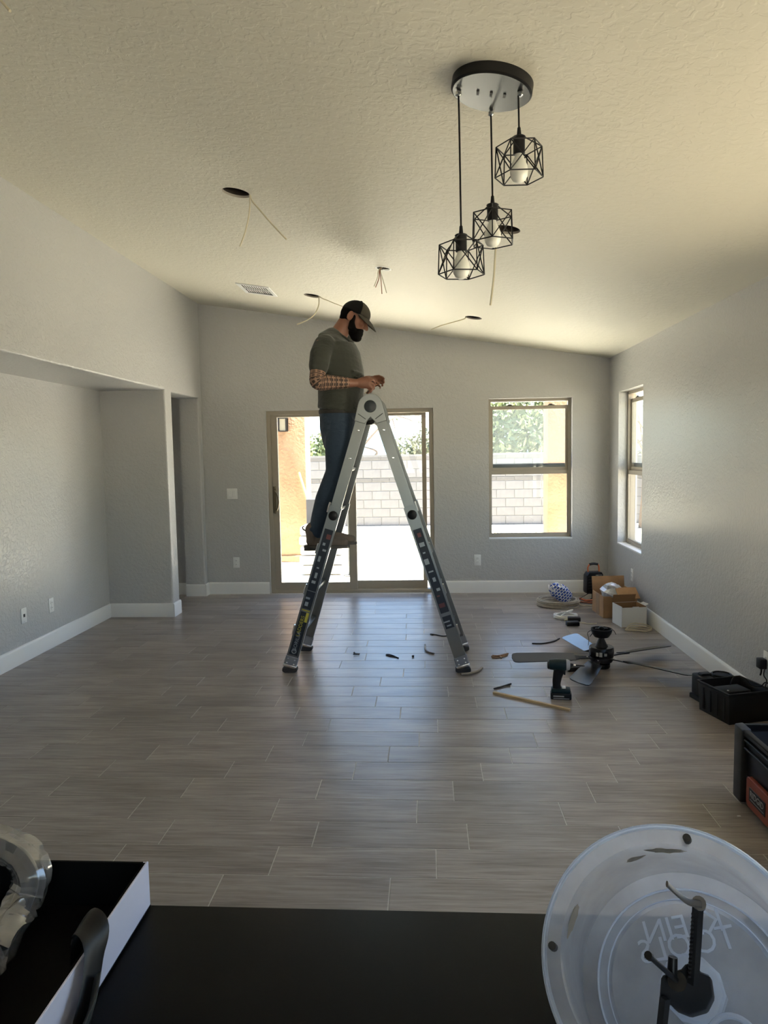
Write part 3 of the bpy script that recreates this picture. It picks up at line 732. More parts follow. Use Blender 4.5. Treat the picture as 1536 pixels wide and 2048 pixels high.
def pendant(cx, cy, px, ytop_px, rings_px, rot, zoff):
    o = pc + cu_*cx + cv_*cy + CN*.036
    Y = o.y
    # heights read in the plane of the cord
    zt = at(px, ytop_px, Y).z
    xb = at(px, ytop_px, Y).x
    top = V((xb, Y, zt))
    P = lambda q: V(q)-pc
    MB().lathe([(.004, .0), (.010, -.004), (.010, -.014), (.005, -.018)], P(o), (0,0,1), 16).build('cord_grip', M_chrome, pd)
    mid = (o+top)/2+V((rg.uniform(-.006, .006), 0, .1))
    MB().tube(bez([P(o), P(mid), P(top)], 16), .0032, 8).build('cord', M_blackm, pd)
    # strain relief and socket
    sk = MB().lathe([(.003, .004), (.0055, .0), (.0075, -.022), (.0075, -.026), (.019, -.027), (.0195, -.03), (.0195, -.082), (.0175, -.084)], P(top), (0,0,1), 24)
    so = sk.build('socket', M_black, pd)
    b = MB().lathe([(.013, -.084), (.015, -.094), (.022, -.108), (.0285, -.125), (.030, -.140), (.028, -.155), (.021, -.168), (.010, -.175), (.001, -.1765)], P(top), (0,0,1), 24)
    b.build('bulb', M_bulb, pd)
    # cage: hexagonal drum with crossed wires
    zr0, zr1, R0, R1 = rings_px
    cg = MB(); w = .0021
    T = [top+V((R0*math.cos(rot+i*math.pi/3), R0*math.sin(rot+i*math.pi/3), -zr0)) for i in range(6)]
    B = [top+V((R1*math.cos(rot+i*math.pi/3), R1*math.sin(rot+i*math.pi/3), -zr1)) for i in range(6)]
    S = [top+V((.020*math.cos(rot+i*math.pi/3), .020*math.sin(rot+i*math.pi/3), -.030)) for i in range(6)]
    for i in range(6):
        j = (i+1) % 6
        for a_, b_ in ((T[i], T[j]), (B[i], B[j]), (T[i], B[i]), (T[i], B[j]), (T[j], B[i])): cg.cyl(P(a_), P(b_), w, n=6)
        if i % 2 == 0: cg.cyl(P(S[i]), P(T[i]), w, n=6)
    cg.tube([P(top+V((.020*math.cos(t*.4), .020*math.sin(t*.4), -.030))) for t in range(16)], w, 6, closed=True)
    cg.build('cage', M_blackm, pd)
rg = random.Random(9)
pendant(-.110, .005, 922, 453, (.062, .160, .076, .080), .15, 0)
pendant(.010, .118, 985, 393, (.062, .160, .076, .080), .42, 0)
pendant(.093, -.040, 1038, 256, (.060, .158, .076, .080), .05, 0)

# ------------------------------------------------------------------ ladder
M_lab = mat('navy_label', lin(28, 34, 44), .45)
M_laby = mat('yellow_label', lin(190, 178, 66), .45)
M_labw = mat('label_white', lin(150, 156, 160), .5)
M_labr = mat('label_red', lin(110, 62, 60), .5)
YN = lambda z: 4.985+.035*z          # near rail plane
YF = lambda z: 5.545-.035*z          # far rail plane
HG = at(741, 813, 5.06)              # hinge centre
lad = thing('stepladder', 'aluminium multi-position folding ladder standing open under the man', 'ladder', (-.39, 5.26, 0))
LO = V(lad.location)
def railp(side, z, near):            # centre of the rail at height z
    fx = atz(572, 1342).x+.02 if side < 0 else atz(936, 1343).x-.02
    fx += (.0 if near else .02)
    tx = HG.x + side*.055; tz = HG.z-.055
    t = z/tz
    return V((fx+(tx-fx)*t, (YN(z) if near else YF(z)), z))
def channel(p0, p1, w, t, out, name, parent, th=.004):
    # C-channel rail: web facing out, flanges pointing inwards
    p0, p1 = V(p0), V(p1); d = (p1-p0).normalized(); yv = V((0, out, 0)); yv = (yv-d*yv.dot(d)).normalized(); xv = d.cross(yv).normalized()
    prof = [(-w/2, 0), (w/2, 0), (w/2, -t), (w/2-.012, -t), (w/2-.012, -t+th), (w/2-th, -t+th), (w/2-th, -th), (-w/2+th, -th), (-w/2+th, -t+th), (-w/2+.012, -t+th), (-w/2+.012, -t), (-w/2, -t)]
    L = (p1-p0).length
    b = MB(); n = len(prof)
    vs = [p0+xv*u+yv*v for u, v in prof]+[p1+xv*u+yv*v for u, v in prof]
    fs = [(i, (i+1) % n, (i+1) % n+n, i+n) for i in range(n)]
    # caps in quads
    quads = [(0, 1, 6, 7), (1, 2, 5, 6), (2, 3, 4, 5), (0, 7, 8, 11), (8, 9, 10, 11)]
    fs += [q for q in quads]+[tuple(i+n for i in q[::-1]) for q in quads]
    b.add(vs, fs)
    return b.build(name, M_alu, parent, smooth=False, off=LO)
ladder_frames = {}
for side in (-1, 1):
    for near in (True, False):
        out = -1 if near else 1
        ztop = HG.z-.075; zj = 1.165
        channel(railp(side, zj-.10, near)+V((0, .004*(-out), 0)), railp(side, ztop, near)+V((0, .004*(-out), 0)), .074, .030, out, 'inner_rail', lad)
        zt2 = zj+.01
        p0, p1 = railp(side, .045, near)+V((0, out*.012, 0)), railp(side, zt2, near)+V((0, out*.012, 0))
        ro = channel(p0, p1, .086, .034, out, 'outer_rail', lad)
        d = (p1-p0).normalized(); yv = V((0, out, 0)); xv = (V((1, 0, 0))-d*d.x).normalized()
        ladder_frames[(side, near)] = (p0, d, xv, (p1-p0).length, ro)
        # foot: riveted grey sleeve, steel band, rubber sole
        Rm = Matrix((xv, V((0, 1, 0)), xv.cross(V((0, 1, 0))))).transposed()
        ft = MB().box(p0-yv*.012+d*.035, (.092, .046, .075), Rm).build('foot_sleeve', mat('foot_grey', (.20, .205, .22, 1), .55) if 'foot_grey' not in MATS else MATS['foot_grey'], lad, off=LO, bevel=.004)
        for a in (-.025, .025):
            for c in (.022, .052):
                q = p0+xv*a+d*c+yv*.011
                MB().lathe([(.006, 0), (.0055, .002), (.003, .0035)], q, yv, 12).build('rivet', M_chrome, ft, off=LO)
        MB().box(p0-yv*.012+d*.002, (.098, .054, .022), Rm).build('steel_band', M_chrome, lad, off=LO, bevel=.006, seg=2)
        sb = MB(); c = p0-yv*.012
        sb.prism([(-.052, .034), (.052, .034), (.054, .012), (.040, .002), (-.040, .002), (-.054, .012)], lambda u, w, t: V((c.x+u, c.y+t, w)), -.028, .028)
        sb.build('rubber_foot', M_rubber, lad, off=LO, bevel=.003)
        # round locking knob at the joint
        kp = railp(side, 1.115, near)+V((0, out*.012, 0))
        MB().lathe([(.034, 0), (.034, .004), (.031, .012), (.018, .018), (.004, .019)], kp, yv, 28).build('lock_knob', M_black, lad, off=LO)
    # rungs
    for i in range(6):
        z = .272+i*.2905
        if z > HG.z-.2: break
        a = railp(side, z, True); b = railp(side, z, False)
        tilt = .0
        wi = .0 if z < 1.1 else .02
        rb = MB(); hw = .021
        prof = [(-hw, .012), (hw, .012), (hw, -.002), (hw-.006, -.012), (-hw+.006, -.012), (-hw, -.002)]
        rb.prism(prof, lambda u, w, t: V((a.x+(b.x-a.x)*t+u, a.y+(b.y-a.y)*t, z+w)), .0+.02, 1-.02)
        rg_ = rb.build('rung', M_alu, lad, smooth=False, off=LO)
        for k in (-1, 0, 1):
            MB().bb(a.x+k*.012-.0025, a.x+k*.012+.0025, a.y+.05, b.y-.05, z+.012, z+.0145).build('tread_rib', M_alu, rg_, smooth=False, off=LO)
        # steel lock lever on the outer edge of each side rail
        if z < 1.15:
            for near in (True,):
                e = railp(side, z+.03, near)+V((side*.05, .012, 0))
                lk = MB(); d = (railp(side, 1, near)-railp(side, 0, near)).normalized()
                lk.box(e, (.014, .026, .075), Matrix.Rotation(-side*.3, 3, 'Y')); lk.cyl(e+V((0, -.018, -.045)), e+V((0, .018, -.045)), .012, n=12)
                lk.build('lock_lever', M_chrome, lad, off=LO, bevel=.004)
# hinges
for near in (True, False):
    out = -1 if near else 1; yv = V((0, out, 0)); c = V((HG.x, YN(HG.z) if near else YF(HG.z), HG.z))
    hb = MB()
    pts = [(.088*math.sin(t), .088*math.cos(t)) for t in [math.radians(k) for k in range(-78, 79, 12)]]
    L_ = railp(-1, HG.z-.11, True)-c; R_ = railp(1, HG.z-.11, True)-c
    poly = pts+[(R_.x+.042, R_.z+.012), (R_.x-.030, R_.z-.010), (.0, -.074), (L_.x+.030, L_.z-.010), (L_.x-.042, L_.z+.012)]
    hb.prism(poly, lambda u, w, t: c+V((u, 0, w))+yv*t, -.016, .010)
    hg = hb.build('hinge_plate', M_alu, lad, smooth=True, off=LO, bevel=.003, angle=30)
    MB().lathe([(.043, .010), (.043, .020), (.040, .026), (.02, .029), (.003, .030)], c, yv, 36).build('hinge_knob', mat('hinge_black', (.016, .024, .030, 1), .35) if 'hinge_black' not in MATS else MATS['hinge_black'], hg, off=LO)
    for s in (-1, 1):
        g0 = c+V((s*.086, 0, -.050))+yv*.0102; g1 = c+V((s*.034, 0, -.088))+yv*.0102
        MB().cyl(g0, g1, .0026, n=6).build('seam', M_slot, hg, off=LO)
        for z_ in (HG.z-.165, HG.z-.36):
            q = railp(s, z_, near)+yv*.002
            MB().lathe([(.0085, 0), (.0085, .003), (.005, .005), (.004, .002)], q, yv, 14).build('rivet', M_chrome, hg, off=LO)
# hinge release bar between the two hinges
MB().cyl((HG.x+.01, YN(1.8)+.02, HG.z-.105), (HG.x+.01, YF(1.8)-.02, HG.z-.105), .016, n=14).build('release_bar', M_black, lad, off=LO)
MB().box((HG.x+.012, 5.265, at(750, 845, 5.26).z), (.15, .05, .034)).build('spreader_bar', M_black, lad, off=LO, bevel=.01, seg=2)
# labels on the near outer rails
def label_strip(side, s0, s1, m_, w=.062, lift=.0012, du=0.0):
    p0, d, xv, L, ro = ladder_frames[(side, True)]
    yv = d.cross(xv).normalized(); yv = yv if yv.y < 0 else -yv
    c = p0+d*((s0+s1)/2)+xv*du+yv*lift
    return MB().box(c, (w, .0010, s1-s0), Matrix((xv, yv, d)).transposed()).build('label', m_, ro, smooth=False, off=LO)
def label_text(side, s, txt, size, m_, du=0.0, flip=1, rot=True):
    p0, d, xv, L, ro = ladder_frames[(side, True)]
    yv = d.cross(xv).normalized(); yv = yv if yv.y < 0 else -yv
    c = p0+d*s+xv*du+yv*.0024-LO
    M = frame(c, d, -xv) if rot else frame(c, xv, d)
    return text_part('lettering', txt, size, m_, ro, M, .0003)
label_strip(-1, .085, .405, M_lab); label_strip(-1, .43, .56, M_lab); label_strip(-1, .565, 1.02, M_lab)
label_strip(-1, .335, .405, M_laby, .02, .0018, .02); label_strip(-1, .415, .422, M_laby, .06)
label_text(-1, .185, 'GORILLA', .036, M_labw); label_text(-1, .300, 'LADDERS', .036, M_laby, -.006)
p0, d, xv, L, ro = ladder_frames[(-1, True)]
zv = xv.cross(V((0, 1, 0)))
em = MB().lathe([(.018, 0), (.018, .001), (.012, .001), (.012, 0)], p0+d*.112+V((0, -.0015, 0)), (0, -1, 0), 20, close=False); em.build('emblem', M_labw, ro, off=LO)
for s0, s1 in ((.45, .48), (.50, .515), (.62, .64), (.66, .70), (.73, .74), (.78, .82), (.86, .875), (.90, .92), (.95, .985)):
    label_strip(-1, s0, s1, M_labw if s0 != .95 else M_labr, random.uniform(.016, .04), .0014, random.uniform(-.012, .012))
label_strip(1, .285, .375, M_lab); label_strip(1, .40, 1.02, M_lab)
for s0, s1, mm in ((.30, .31, M_labw), (.33, .34, M_labw), (.44, .47, M_labr), (.52, .53, M_labr), (.56, .58, M_labw), (.63, .66, M_labw), (.70, .71, M_labw), (.76, .80, M_labw), (.84, .85, M_labw), (.89, .92, M_labw), (.96, .99, M_labr)):
    label_strip(1, s0, s1, mm, random.uniform(.016, .045), .0014, random.uniform(-.010, .010))

# ------------------------------------------------------------------ the man on the ladder
M_skin = mat('skin', lin(132, 88, 68), .5, var=.12, vscale=9, bump=.15, bscale=180, bdist=.001)
M_shirt = mat('olive_cotton', lin(54, 56, 48), .9, bump=.5, bscale=16, bdist=.012, sheen=.2, bdetail=2, stretch=(1, 1, 2.2))
M_jean = mat('dark_denim', lin(40, 56, 74), .85, bump=.6, bscale=13, bdist=.016, bdetail=3, stretch=(1, 1, 1.8), sheen=.1)
M_boot = mat('grey_brown_suede', lin(112, 100, 90), .85, var=.25, vscale=14, bump=.3, bscale=60, bdist=.003)
M_sole = mat('boot_sole', lin(80, 74, 68), .8)
M_hair = mat('black_hair', (.004, .0035, .003, 1), .8, spec=.08, bump=.6, bscale=120, bdist=.003)
M_cap = mat('olive_cap', lin(66, 62, 52), .85, bump=.3, bscale=90, bdist=.002)
M_capb = mat('black_cap_mesh', (.006, .006, .006, 1), .85, spec=.15, bump=.6, bscale=260, bdist=.002)
def pattern_mat():
    m = bpy.data.materials.new('patterned_sleeve'); m.use_nodes = True; n = m.node_tree.nodes; l = m.node_tree.links
    b = n['Principled BSDF']; b.inputs['Roughness'].default_value = .7
    tc = n.new('ShaderNodeTexCoord'); mp = n.new('ShaderNodeMapping'); l.new(tc.outputs['UV'], mp.inputs['Vector']); mp.inputs['Scale'].default_value = (9, 24, 1)
    v = n.new('ShaderNodeTexVoronoi'); v.distance = 'CHEBYCHEV'; v.inputs['Scale'].default_value = 1.0; v.inputs['Randomness'].default_value = .12; l.new(mp.outputs[0], v.inputs['Vector'])
    w = n.new('ShaderNodeTexWave'); w.bands_direction = 'Y'; w.inputs['Scale'].default_value = .16; l.new(mp.outputs[0], w.inputs['Vector'])
    lt = n.new('ShaderNodeMath'); lt.operation = 'LESS_THAN'; lt.inputs[1].default_value = .30; l.new(v.outputs['Distance'], lt.inputs[0])
    g = n.new('ShaderNodeMath'); g.operation = 'GREATER_THAN'; g.inputs[1].default_value = .9; l.new(w.outputs['Fac'], g.inputs[0])
    mxm = n.new('ShaderNodeMath'); mxm.operation = 'MAXIMUM'; l.new(lt.outputs[0], mxm.inputs[0]); l.new(g.outputs[0], mxm.inputs[1])
    mx = n.new('ShaderNodeMix'); mx.data_type = 'RGBA'; mx.inputs['A'].default_value = lin(150, 118, 98); mx.inputs['B'].default_value = lin(62, 48, 42)
    l.new(mxm.outputs[0], mx.inputs['Factor']); l.new(mx.outputs['Result'], b.inputs['Base Color']); return m
M_patt = pattern_mat()

YM = 5.27
foot_z = .2905*2+.272+.0145           # top of the rung he stands on
man = thing('person', 'bearded man in olive T-shirt, jeans and cap standing on the ladder', 'person', (at(672, 1093, YM).x, YM, foot_z))
MO = V(man.location)
A = at
XV = V((1, 0, 0)); YV = V((0, 1, 0))
TQ = V((.975, -.22, 0))               # chest turns slightly towards the camera
def ring_torso(mb, rows, grow=0.0, flat=False):
    pts = []; rad = []
    for px, py, hd, hw in rows:
        pts.append(A(px, py, YM)); rad.append((hd/275+grow, hw+grow))
    if flat: mb.tube(pts, rad, 28, ref=TQ)
    else: mb.limb(pts, rad, 28, ref=TQ)
torso = [(676, 672, 20, .075), (670, 680, 31, .150), (672, 694, 36, .195), (677, 712, 40, .205), (680, 742, 43, .195), (682, 775, 42, .180), (681, 805, 40, .175), (679, 832, 38, .172)]
SH_R, EL_R, WR_R = A(643, 692, 5.055), A(633, 764, 4.985), A(712, 766, 5.085)
SH_L, EL_L, WR_L = A(690, 692, 5.47), A(676, 766, 5.50), A(724, 762, 5.315)
leg_n = [A(680, 846, 5.19), A(679, 885, 5.18), A(673, 945, 5.17), A(651, 1000, 5.165), A(641, 1032, 5.165), A(635, 1066, 5.165)]
leg_f = [A(683, 846, 5.35), A(686, 885, 5.36), A(682, 945, 5.37), A(660, 1000, 5.37), A(651, 1032, 5.37), A(645, 1066, 5.37)]
lr = [.098, .098, .070, .064, .052, .042]
HC = A(709, 636, YM)                  # head centre
hf = V((math.cos(math.radians(27)), -.10, -math.sin(math.radians(27)))).normalized()     # face looks down at the hands
hs = V((0, 1, 0)); hs = (hs-hf*hs.dot(hf)).normalized(); hu = hf.cross(hs); hu = -hu if hu.z < 0 else hu
Hd = lambda f_, s_, u_: HC+hf*f_+hs*s_+hu*u_
body = MB()
ring_torso(body, torso, -.012)
# neck
body.limb([A(674, 676, YM), A(683, 660, YM), A(694, 644, YM)], [(.070, .066), (.062, .058), (.060, .056)], 18, ref=XV)
# skull, face, jaw, nose, brow, lips
body.ell(Hd(-.010, 0, .030), hf*.096, hs*.076, hu*.094)
body.ell(Hd(.035, 0, -.030), hf*.062, hs*.060, hu*.085)
body.ell(Hd(.040, 0, -.085), hf*.050, hs*.046, hu*.036)
body.ell(Hd(.086, 0, .012), hf*.016, hs*.052, hu*.014)                  # brow
body.limb([Hd(.092, 0, .004), Hd(.106, 0, -.018), Hd(.117, 0, -.036)], [(.010, .009), (.012, .012), (.014, .015)], 10)
body.ell(Hd(.108, .011, -.040), hf*.011, hs*.010, hu*.009); body.ell(Hd(.108, -.011, -.040), hf*.011, hs*.010, hu*.009)
body.ell(Hd(.075, .036, -.022), hf*.022, hs*.024, hu*.022); body.ell(Hd(.075, -.036, -.022), hf*.022, hs*.024, hu*.022)   # cheeks
body.ell(Hd(.092, 0, -.066), hf*.010, hs*.024, hu*.007); body.ell(Hd(.089, 0, -.078), hf*.010, hs*.022, hu*.008)         # lips
for s_ in (-1, 1):                                                      # ears
    e = Hd(-.012, s_*.076, -.008)
    body.tube([e+hf*.018*math.cos(t)+hu*.031*math.sin(t)+hs*s_*.010 for t in [2*math.pi*i/16 for i in range(16)]], .0065, 8, closed=True)
    body.ell(e+hs*s_*.003, hf*.019, hs*.008, hu*.030)
    body.ell(e+hf*.006-hu*.030+hs*s_*.006, hf*.009, hs*.006, hu*.010)
# arms
def arm(sh, el, wr, k=1.0):
    d = (wr-el)
    body.limb([sh, sh.lerp(el, .5), el], [.055*k, .050*k, .044*k], 16)
    body.limb([el, el+d*.28, el+d*.7, wr], [.043*k, .049*k, .038*k, (.030, .027)], 16)
arm(SH_R, EL_R, WR_R); arm(SH_L, EL_L, WR_L)
# hands: palm, four fingers of unequal length, thumb
def hand(wr, palm, knuckles, fingers, thumb):
    c = sum(knuckles, V())/4
    body.limb([wr, wr.lerp(c, .45), c], [(.028, .022), (.040, .021), (.040, .015)], 16, ref=(knuckles[0]-knuckles[3]))
    for kn, ch, r in zip(knuckles, fingers, (.0098, .0102, .0096, .0084)):
        body.limb([kn.lerp(c, .25)]+[kn]+ch, [r*1.15, r*1.1]+[r*(1-.10*i) for i in range(len(ch))], 10)
    body.limb(thumb, [.016, .0125, .0105, .0092][:len(thumb)], 10)
hand(WR_R, None, [A(737, 757, 5.085), A(738, 763, 5.075), A(737, 769, 5.075), A(735, 775, 5.085)],
     [[A(746, 760, 5.095), A(750, 766, 5.125), A(748, 771, 5.15)], [A(747, 769, 5.085), A(748, 777, 5.11), A(743, 781, 5.14)],
      [A(744, 777, 5.085), A(742, 784, 5.11), A(737, 784, 5.14)], [A(740, 781, 5.09), A(736, 787, 5.11), A(732, 785, 5.135)]],
     [A(722, 759, 5.115), A(733, 755, 5.135), A(743, 757, 5.15), A(750, 763, 5.155)])
hand(WR_L, None, [A(749, 753, 5.225), A(751, 759, 5.215), A(751, 766, 5.215), A(749, 772, 5.225)],
     [[A(758, 752, 5.20), A(764, 754, 5.18), A(768, 757, 5.165)], [A(760, 758, 5.19), A(767, 761, 5.17), A(768, 765, 5.155)],
      [A(759, 764, 5.19), A(765, 768, 5.17), A(765, 772, 5.155)], [A(756, 770, 5.20), A(761, 774, 5.18), A(760, 777, 5.165)]],
     [A(737, 757, 5.245), A(745, 759, 5.205), A(752, 763, 5.18), A(757, 768, 5.165)])
for lg in (leg_n, leg_f): body.limb(lg, [r-.012 for r in lr], 18)
for lg in (leg_n, leg_f):
    ank = lg[-1]; body.limb([ank+V((-.03, 0, -.05)), ank+V((.06, 0, -.065)), ank+V((.16, 0, -.08))], [.036, .036, .028], 12)
remeshed(body, 'body', M_skin, man, .0052, 5, off=MO)
# eyes
for s_ in (-1, 1):
    ey = MB().ell(Hd(.078, s_*.031, -.004), hf*.012, hs*.012, hu*.012, 12, 8).build('eye', mat('eye_white', (.7, .68, .64, 1), .2) if s_ < 0 else MATS['eye_white'], man, off=MO)
    MB().ell(Hd(.0885, s_*.032, -.006), hf*.0026, hs*.0055, hu*.0055, 12, 6).build('iris', mat('iris', (.03, .018, .01, 1), .2) if s_ < 0 else MATS['iris'], ey, off=MO)
# T-shirt
st = MB()
shirt = [(681, 666, 17, .072), (677, 671, 23, .100), (671, 680, 33, .170), (671, 692, 37.5, .208), (677, 712, 42, .215), (681, 745, 46, .205), (682, 778, 45.5, .195), (680, 808, 43, .192), (678, 823, 42, .192)]
ring_torso(st, shirt, 0, True)
st.limb([SH_R+V((.02, .03, .01)), SH_R.lerp(EL_R, .25), SH_R.lerp(EL_R, .58)], [.078, .074, .070], 18)
st.limb([SH_L+V((0, -.03, .01)), SH_L.lerp(EL_L, .25), SH_L.lerp(EL_L, .58)], [.078, .074, .070], 18)
# folds round the belly
for py, dx in ((748, 0), (760, 4), (822, 2)):
    st.limb([A(706+dx, py-6, 5.10), A(722+dx*.5, py, 5.17), A(726, py+3, 5.27)], [.010, .013, .010], 8)
remeshed(st, 'tshirt', M_shirt, man, .009, 5, off=MO)
MB().tube([A(680, 669, YM)+V((.066*math.cos(t), .074*math.sin(t), -.042*math.cos(t)-.004)) for t in [2*math.pi*i/28 for i in range(28)]], (.0075), 8, closed=True).build('collar', mat('olive_rib', lin(44, 46, 38), .9), man, off=MO)
# jeans
je = MB()
ring_torso(je, [(679, 812, 38, .175), (679, 832, 39, .178), (679, 858, 38, .175), (679, 880, 34, .160)])
for lg, k in ((leg_n, 0), (leg_f, 1)):
    je.limb(lg[:5]+[lg[5]+V((0, 0, .012))], [.112, .108, .080, .076, .066, .064], 20)
    for q, w_ in ((lg[2], .082), (lg[4]+V((-.004, 0, -.05)), .068), (lg[5]+V((-.01, 0, .03)), .070)):
        je.ell(q, XV*w_, YV*w_, V((0, 0, .022)))
remeshed(je, 'jeans', M_jean, man, .009, 4, off=MO)
bt = MB().tube([A(679, 824, YM)+TQ*math.cos(t)*.143+V((.22, .975, 0))*math.sin(t)*.183 for t in [2*math.pi*i/36 for i in range(36)]], [(.016, .004)]*36, 8, closed=True, ref=(0, 0, 1))
bt.build('belt', mat('belt', (.02, .016, .012, 1), .6), man, off=MO)
# boots
for lg, nm in ((leg_n, 0), (leg_f, 1)):
    x0 = A(611, 1090, 5.165).x + nm*.035; y = lg[-1].y; z = foot_z
    up = MB()
    up.limb([V((x0+.055, y, z+.135)), V((x0+.062, y, z+.085)), V((x0+.058, y, z+.055))], [.056, .055, .052], 18)
    up.limb([V((x0+.045, y, z+.050)), V((x0+.14, y, z+.056)), V((x0+.22, y, z+.045)), V((x0+.285, y, z+.038))], [(.040, .042), (.046, .045), (.038, .048), (.030, .040)], 18, ref=(0, 0, 1))
    bo = remeshed(up, 'boot', M_boot, man, .007, 4, off=MO)
    so = MB(); prof = [(-.005, -.035), (.03, -.042), (.10, -.036), (.18, -.044), (.26, -.046), (.31, -.030), (.325, 0), (.31, .030), (.26, .046), (.18, .044), (.10, .036), (.03, .042), (-.005, .035), (-.012, 0)]
    so.prism(prof, lambda u, w, t: V((x0+u, y+w, z+t)), .0, .022)
    so.prism([(-.006, -.034), (.03, -.040), (.085, -.036), (.085, .036), (.03, .040), (-.006, .034)], lambda u, w, t: V((x0+u, y+w, z+t)), -.016, .0)
    so.build('sole', M_sole, bo, off=MO, bevel=.003)
    if nm == 0:
        MB().tube([V((x0+.002, y, z+.128)), V((x0-.016, y, z+.140)), V((x0-.018, y, z+.155)), V((x0-.006, y, z+.160))], .0055, 8).build('pull_tab', M_sole, bo, off=MO)
# patterned sleeve over the near arm
ps = MB(); path = bez([SH_R.lerp(EL_R, .50), SH_R.lerp(EL_R, .78), EL_R+V((.006, 0, .006)), EL_R.lerp(WR_R, .12)+V((0, 0, -.004)), EL_R.lerp(WR_R, .3), EL_R.lerp(WR_R, .55), EL_R.lerp(WR_R, .80)], 34)
rad = []
for i in range(34):
    t = i/33
    rad.append(.0555-.004*t if t < .35 else (.054 if t < .6 else .054-(t-.6)*.042))
ps.tube(path, rad, 28, ref=(0, 1, 0))
po = ps.build('patterned_sleeve', M_patt, man, off=MO, label='brown and black patterned arm sleeve')
uv = po.data.uv_layers.new(name='UVMap')
# lengthwise and around coordinates for the sleeve pattern
pl_ = [p-MO for p in path]
for poly_ in po.data.polygons:
    us = []
    for li in poly_.loop_indices:
        co = po.data.vertices[po.data.loops[li].vertex_index].co
        k = min(range(34), key=lambda q: (pl_[q]-co).length_squared)
        d = (pl_[min(k+1, 33)]-pl_[max(k-1, 0)]).normalized(); u_ = V((0, 1, 0)); u_ = (u_-d*u_.dot(d)).normalized(); w_ = d.cross(u_)
        a_ = math.atan2((co-pl_[k]).dot(w_), (co-pl_[k]).dot(u_))/(2*math.pi)
        us.append([li, a_, k/33])
    if max(q[1] for q in us)-min(q[1] for q in us) > .5:
        for q in us:
            if q[1] < 0: q[1] += 1
    for li, a_, b_ in us: uv.data[li].uv = (a_, b_)
# beard, hair, cap
be = MB()
be.ell(Hd(.052, 0, -.088), hf*.058, hs*.054, hu*.048); be.ell(Hd(.070, 0, -.118), hf*.044, hs*.040, hu*.034)
for s_ in (-1, 1):
    be.limb([Hd(.012, s_*.068, .005), Hd(.014, s_*.064, -.040), Hd(.030, s_*.056, -.080)], [(.012, .010), (.022, .012), (.032, .020)], 12, ref=hf)
    be.limb([Hd(.094, s_*.004, -.056), Hd(.088, s_*.026, -.062), Hd(.076, s_*.040, -.082)], [.009, .010, .014], 10)
remeshed(be, 'beard', M_hair, man, .006, 3, off=MO)
ha = MB(); ha.ell(Hd(-.030, 0, .012), hf*.083, hs*.079, hu*.075)
ha.ell(Hd(-.058, 0, -.030), hf*.045, hs*.060, hu*.045)
remeshed(ha, 'hair', M_hair, man, .007, 3, off=MO)
def capshell(f0, f1):
    c = MB(); rings_ = []
    n, m_ = 40, 10
    for j in range(m_+1):
        th = math.radians(4+88*j/m_)
        row = []
        for i in range(n+1):
            ph = f0+(f1-f0)*i/n
            x = math.cos(ph)*math.sin(th); y = math.sin(ph)*math.sin(th); z = math.cos(th)
            fl_ = .109*x-.008 if x > 0 else .108*x-.008
            row.append(Hd(fl_+.004, .088*y, .028+.098*z*(1-.05*abs(x))+(.0 if x < 0 else .006*x)))
        rings_.append(row)
    vs = [p for r in rings_ for p in r]; fs = []
    for j in range(m_):
        for i in range(n): fs.append((j*(n+1)+i, j*(n+1)+i+1, (j+1)*(n+1)+i+1, (j+1)*(n+1)+i))
    c.add(vs, fs); return c
cp_ = capshell(-math.radians(62), math.radians(62)).build('cap_front', M_cap, man, off=MO, label='olive front panel of the cap')
cb_ = capshell(math.radians(62), math.radians(298)).build('cap_back', M_capb, man, off=MO, label='black mesh back of the cap')
for o_ in (cp_, cb_):
    so_ = o_.modifiers.new('thick', 'SOLIDIFY'); so_.thickness = .004
br = MB(); top_ = []; bot = []
for i in range(21):
    t = math.radians(-78+156*i/20)
    inn = Hd(.104*math.cos(t)*1.0-.006, .086*math.sin(t), .026+.004*math.cos(t))
    ln = .088*math.cos(math.radians(-78+156*i/20))**.6
    outp = Hd(.104*math.cos(t)+ln-.006, .080*math.sin(t)*.95, .026-.026*math.cos(t)-.30*ln)
    top_.append((inn, outp))
vs = []; fs = []
for a_, b_ in top_: vs += [a_, a_.lerp(b_, .5)+hu*.006*1, b_]
for i in range(20):
    for k in (0, 1): fs.append((3*i+k, 3*i+k+1, 3*i+4+k, 3*i+3+k))
br.add(vs, fs); bo_ = br.build('brim', M_cap, man, off=MO); so_ = bo_.modifiers.new('thick', 'SOLIDIFY'); so_.thickness = .004
MB().ell(Hd(-.004, 0, .127), hf*.009, hs*.009, hu*.004, 12, 6).build('cap_button', M_capb, man, off=MO)
# small cut wire he holds between his fingers
hwp = A(748, 772, 5.155)
hw_ = thing('wire_piece', 'short pale wire pinched in the hands of the man on the ladder', 'wire', hwp)
MB().tube(bez([V((0, 0, 0)), A(741, 776, 5.13)-hwp, A(733, 784, 5.11)-hwp, A(729, 787, 5.10)-hwp], 12), .0035, 8).build('sheath', M_romex, hw_)
MB().tube(bez([V((0, 0, 0)), A(755, 768, 5.165)-hwp, A(760, 770, 5.17)-hwp], 8), .002, 6).build('bare_end', M_copper, hw_)

